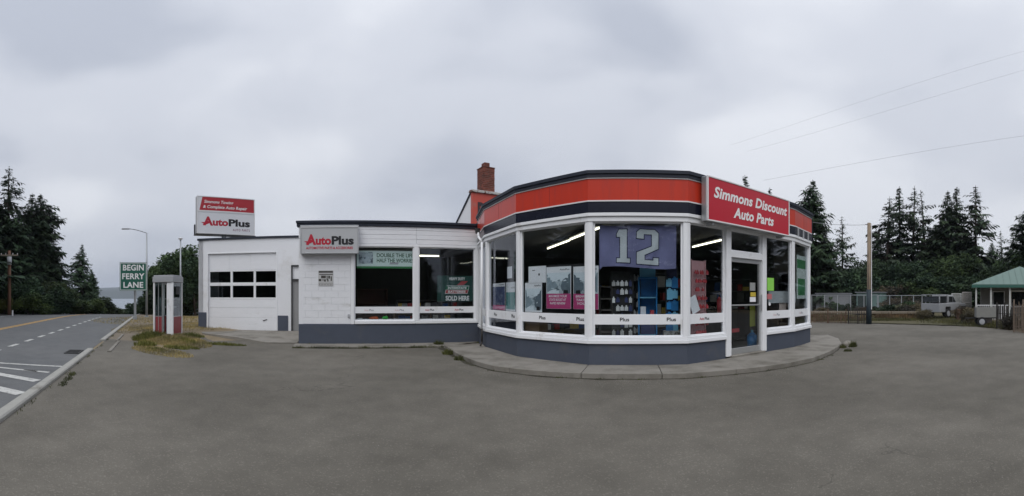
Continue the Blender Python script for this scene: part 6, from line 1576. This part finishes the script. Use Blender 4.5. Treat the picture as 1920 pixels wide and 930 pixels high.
# repair patches, tar seams and loose grit on the lot
vs = []; fs = []
rg_ = random.Random(5)
for k in range(5200):
    if k % 3: 
        i = rg_.randrange(0, 46); b_ = R[i] + (R[i] - inner[i]).normalized() * abs(rg_.gauss(0, .35)); x, y = b_.x + rg_.gauss(0, .08), b_.y
        if k % 7 == 0: q = kp(rg_.uniform(-3, 14), -.2 - abs(rg_.gauss(0, .3))); x, y = q.x, q.y
    else: a_ = rg_.uniform(-1.15, 1.15); d_ = 3 + 11 * rg_.random(); x, y = d_ * math.sin(a_), d_ * math.cos(a_)
    if y > 7.6 and -1 < x < 9 and k % 3 == 0: continue
    if tl(x, y)[1] > -.18: continue
    z = .013; s_ = rg_.uniform(.004, .011); b0 = len(vs); t_ = rg_.uniform(0, 6.28)
    vs += [(x + math.cos(t_) * s_, y + math.sin(t_) * s_, z), (x + math.cos(t_ + 2.1) * s_, y + math.sin(t_ + 2.1) * s_, z), (x + math.cos(t_ + 4.2) * s_ * .8, y + math.sin(t_ + 4.2) * s_ * .8, z), (x, y, z + s_ * .9)]
    fs += [(b0, b0 + 1, b0 + 3), (b0 + 1, b0 + 2, b0 + 3), (b0 + 2, b0, b0 + 3)]
o = bpy.data.objects.new('gravel', mesh_np('gravel', vs, fs, [mat('loose_grit', (.20, .19, .17), .9, .5, 30)])); C.objects.link(o); o['kind'] = 'stuff'
# air between here and the far shore
mb = MB(); mb.box((-5100, -800, -16), (1900, 5100, 170)); hzm = bpy.data.materials.new('air'); hzm.use_nodes = True; t_ = hzm.node_tree; t_.nodes.clear()
ho = N(t_, 'ShaderNodeOutputMaterial'); pv = N(t_, 'ShaderNodeVolumePrincipled'); pv.inputs['Color'].default_value = (.80, .87, 1.0, 1); pv.inputs['Density'].default_value = .00016; wire(t_, pv.outputs[0], ho.inputs['Volume'])
hz_o = mb.build('haze', hzm, kind='stuff')
# dirt, moss and painted-in contact shade along the outer face of the walkway
soil_shade = asphalt('damp_soil_shade', (.035, .032, .024), (.06, .055, .038), 0, .9)
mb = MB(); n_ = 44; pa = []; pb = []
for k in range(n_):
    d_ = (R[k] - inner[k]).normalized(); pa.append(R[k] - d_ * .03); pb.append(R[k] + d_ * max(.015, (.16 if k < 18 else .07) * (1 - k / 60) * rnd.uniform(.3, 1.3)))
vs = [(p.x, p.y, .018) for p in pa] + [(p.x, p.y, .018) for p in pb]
o = bpy.data.objects.new('gutter_soil', mesh_np('gutter_soil', vs, [(i, i + 1, n_ + i + 1, n_ + i) for i in range(n_ - 1)], [soil_shade])); C.objects.link(o); o['kind'] = 'structure'
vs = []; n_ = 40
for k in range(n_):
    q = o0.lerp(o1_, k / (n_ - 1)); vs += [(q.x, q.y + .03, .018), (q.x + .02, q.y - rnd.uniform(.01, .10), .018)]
o = bpy.data.objects.new('gutter_soil', mesh_np('gutter_soil', vs, [(2 * i, 2 * i + 2, 2 * i + 3, 2 * i + 1) for i in range(n_ - 1)], [soil_shade])); C.objects.link(o); o['kind'] = 'structure'  # same dark strip along the wing, contact shade put into its colour
# moss mats under the weeds by the inner corner
# scrub that half hides the pickup and the fence foot
for px, yt, d, w, kd, lb_ in ((1737, 578, 28, 1.6, 'd', 'brown scrub in front of the tail of the pickup'), (1812, 572, 27, 1.8, 'd', 'tangled scrub between the pickup bonnet and the cottage'), (1660, 572, 35, 3.2, 'f', 'dark weeds grown through the fence right of the pole'), (1692, 566, 35, 3.4, 'f', 'dark weeds grown through the middle of the dim fence'), (1720, 568, 34, 3.2, 'd', 'dry weeds grown through the fence left of the pickup'), (1545, 575, 36, 2.4, 'd', 'dry weeds before the left end of the pale shed'), (1622, 574, 35, 2.2, 'd', 'dry weeds before the teal box trailer')):
    bush(kd, lb_, px, yt, d, w, group='scrub along the right fences')
# a few scraps in the yard beyond the fence
for k, (px, d, c_, lb_) in enumerate(((1800, 27, 'rust', 'rusty drum standing by the pickup bonnet'), (1852, 23.5, 'dark', 'dark drum beside the small trailer'))):
    p = at(px, d); mb = MB(); mb.tube((0, 0, 0), (0, 0, .72), .24, .24, 16); mb.tube((0, 0, .24), (0, 0, .27), .252, .252, 16); mb.tube((0, 0, .48), (0, 0, .51), .252, .252, 16)
    o = mb.build('drum', rust_m if c_ == 'rust' else tin_dark, None, smooth=False); o.location = (p.x, p.y, 0); tag(o, lb_, 'drum')
# fixings and seams on the fascia
for i in range(len(P) - 1):
    w_ = Wall(offs(P, FO - .004)[i], offs(P, FO - .004)[i + 1])
    if w_.L < 1.2: continue
    for k in (.5,) if w_.L < 2.5 else (.33, .66):
        mb = MB(); w_.box(mb, w_.L * k - .004, w_.L * k + .004, 3.455, 3.888, -.002, .003); mb.build('seam', mat('seam_red', (.25, .02, .015), .6), shop)
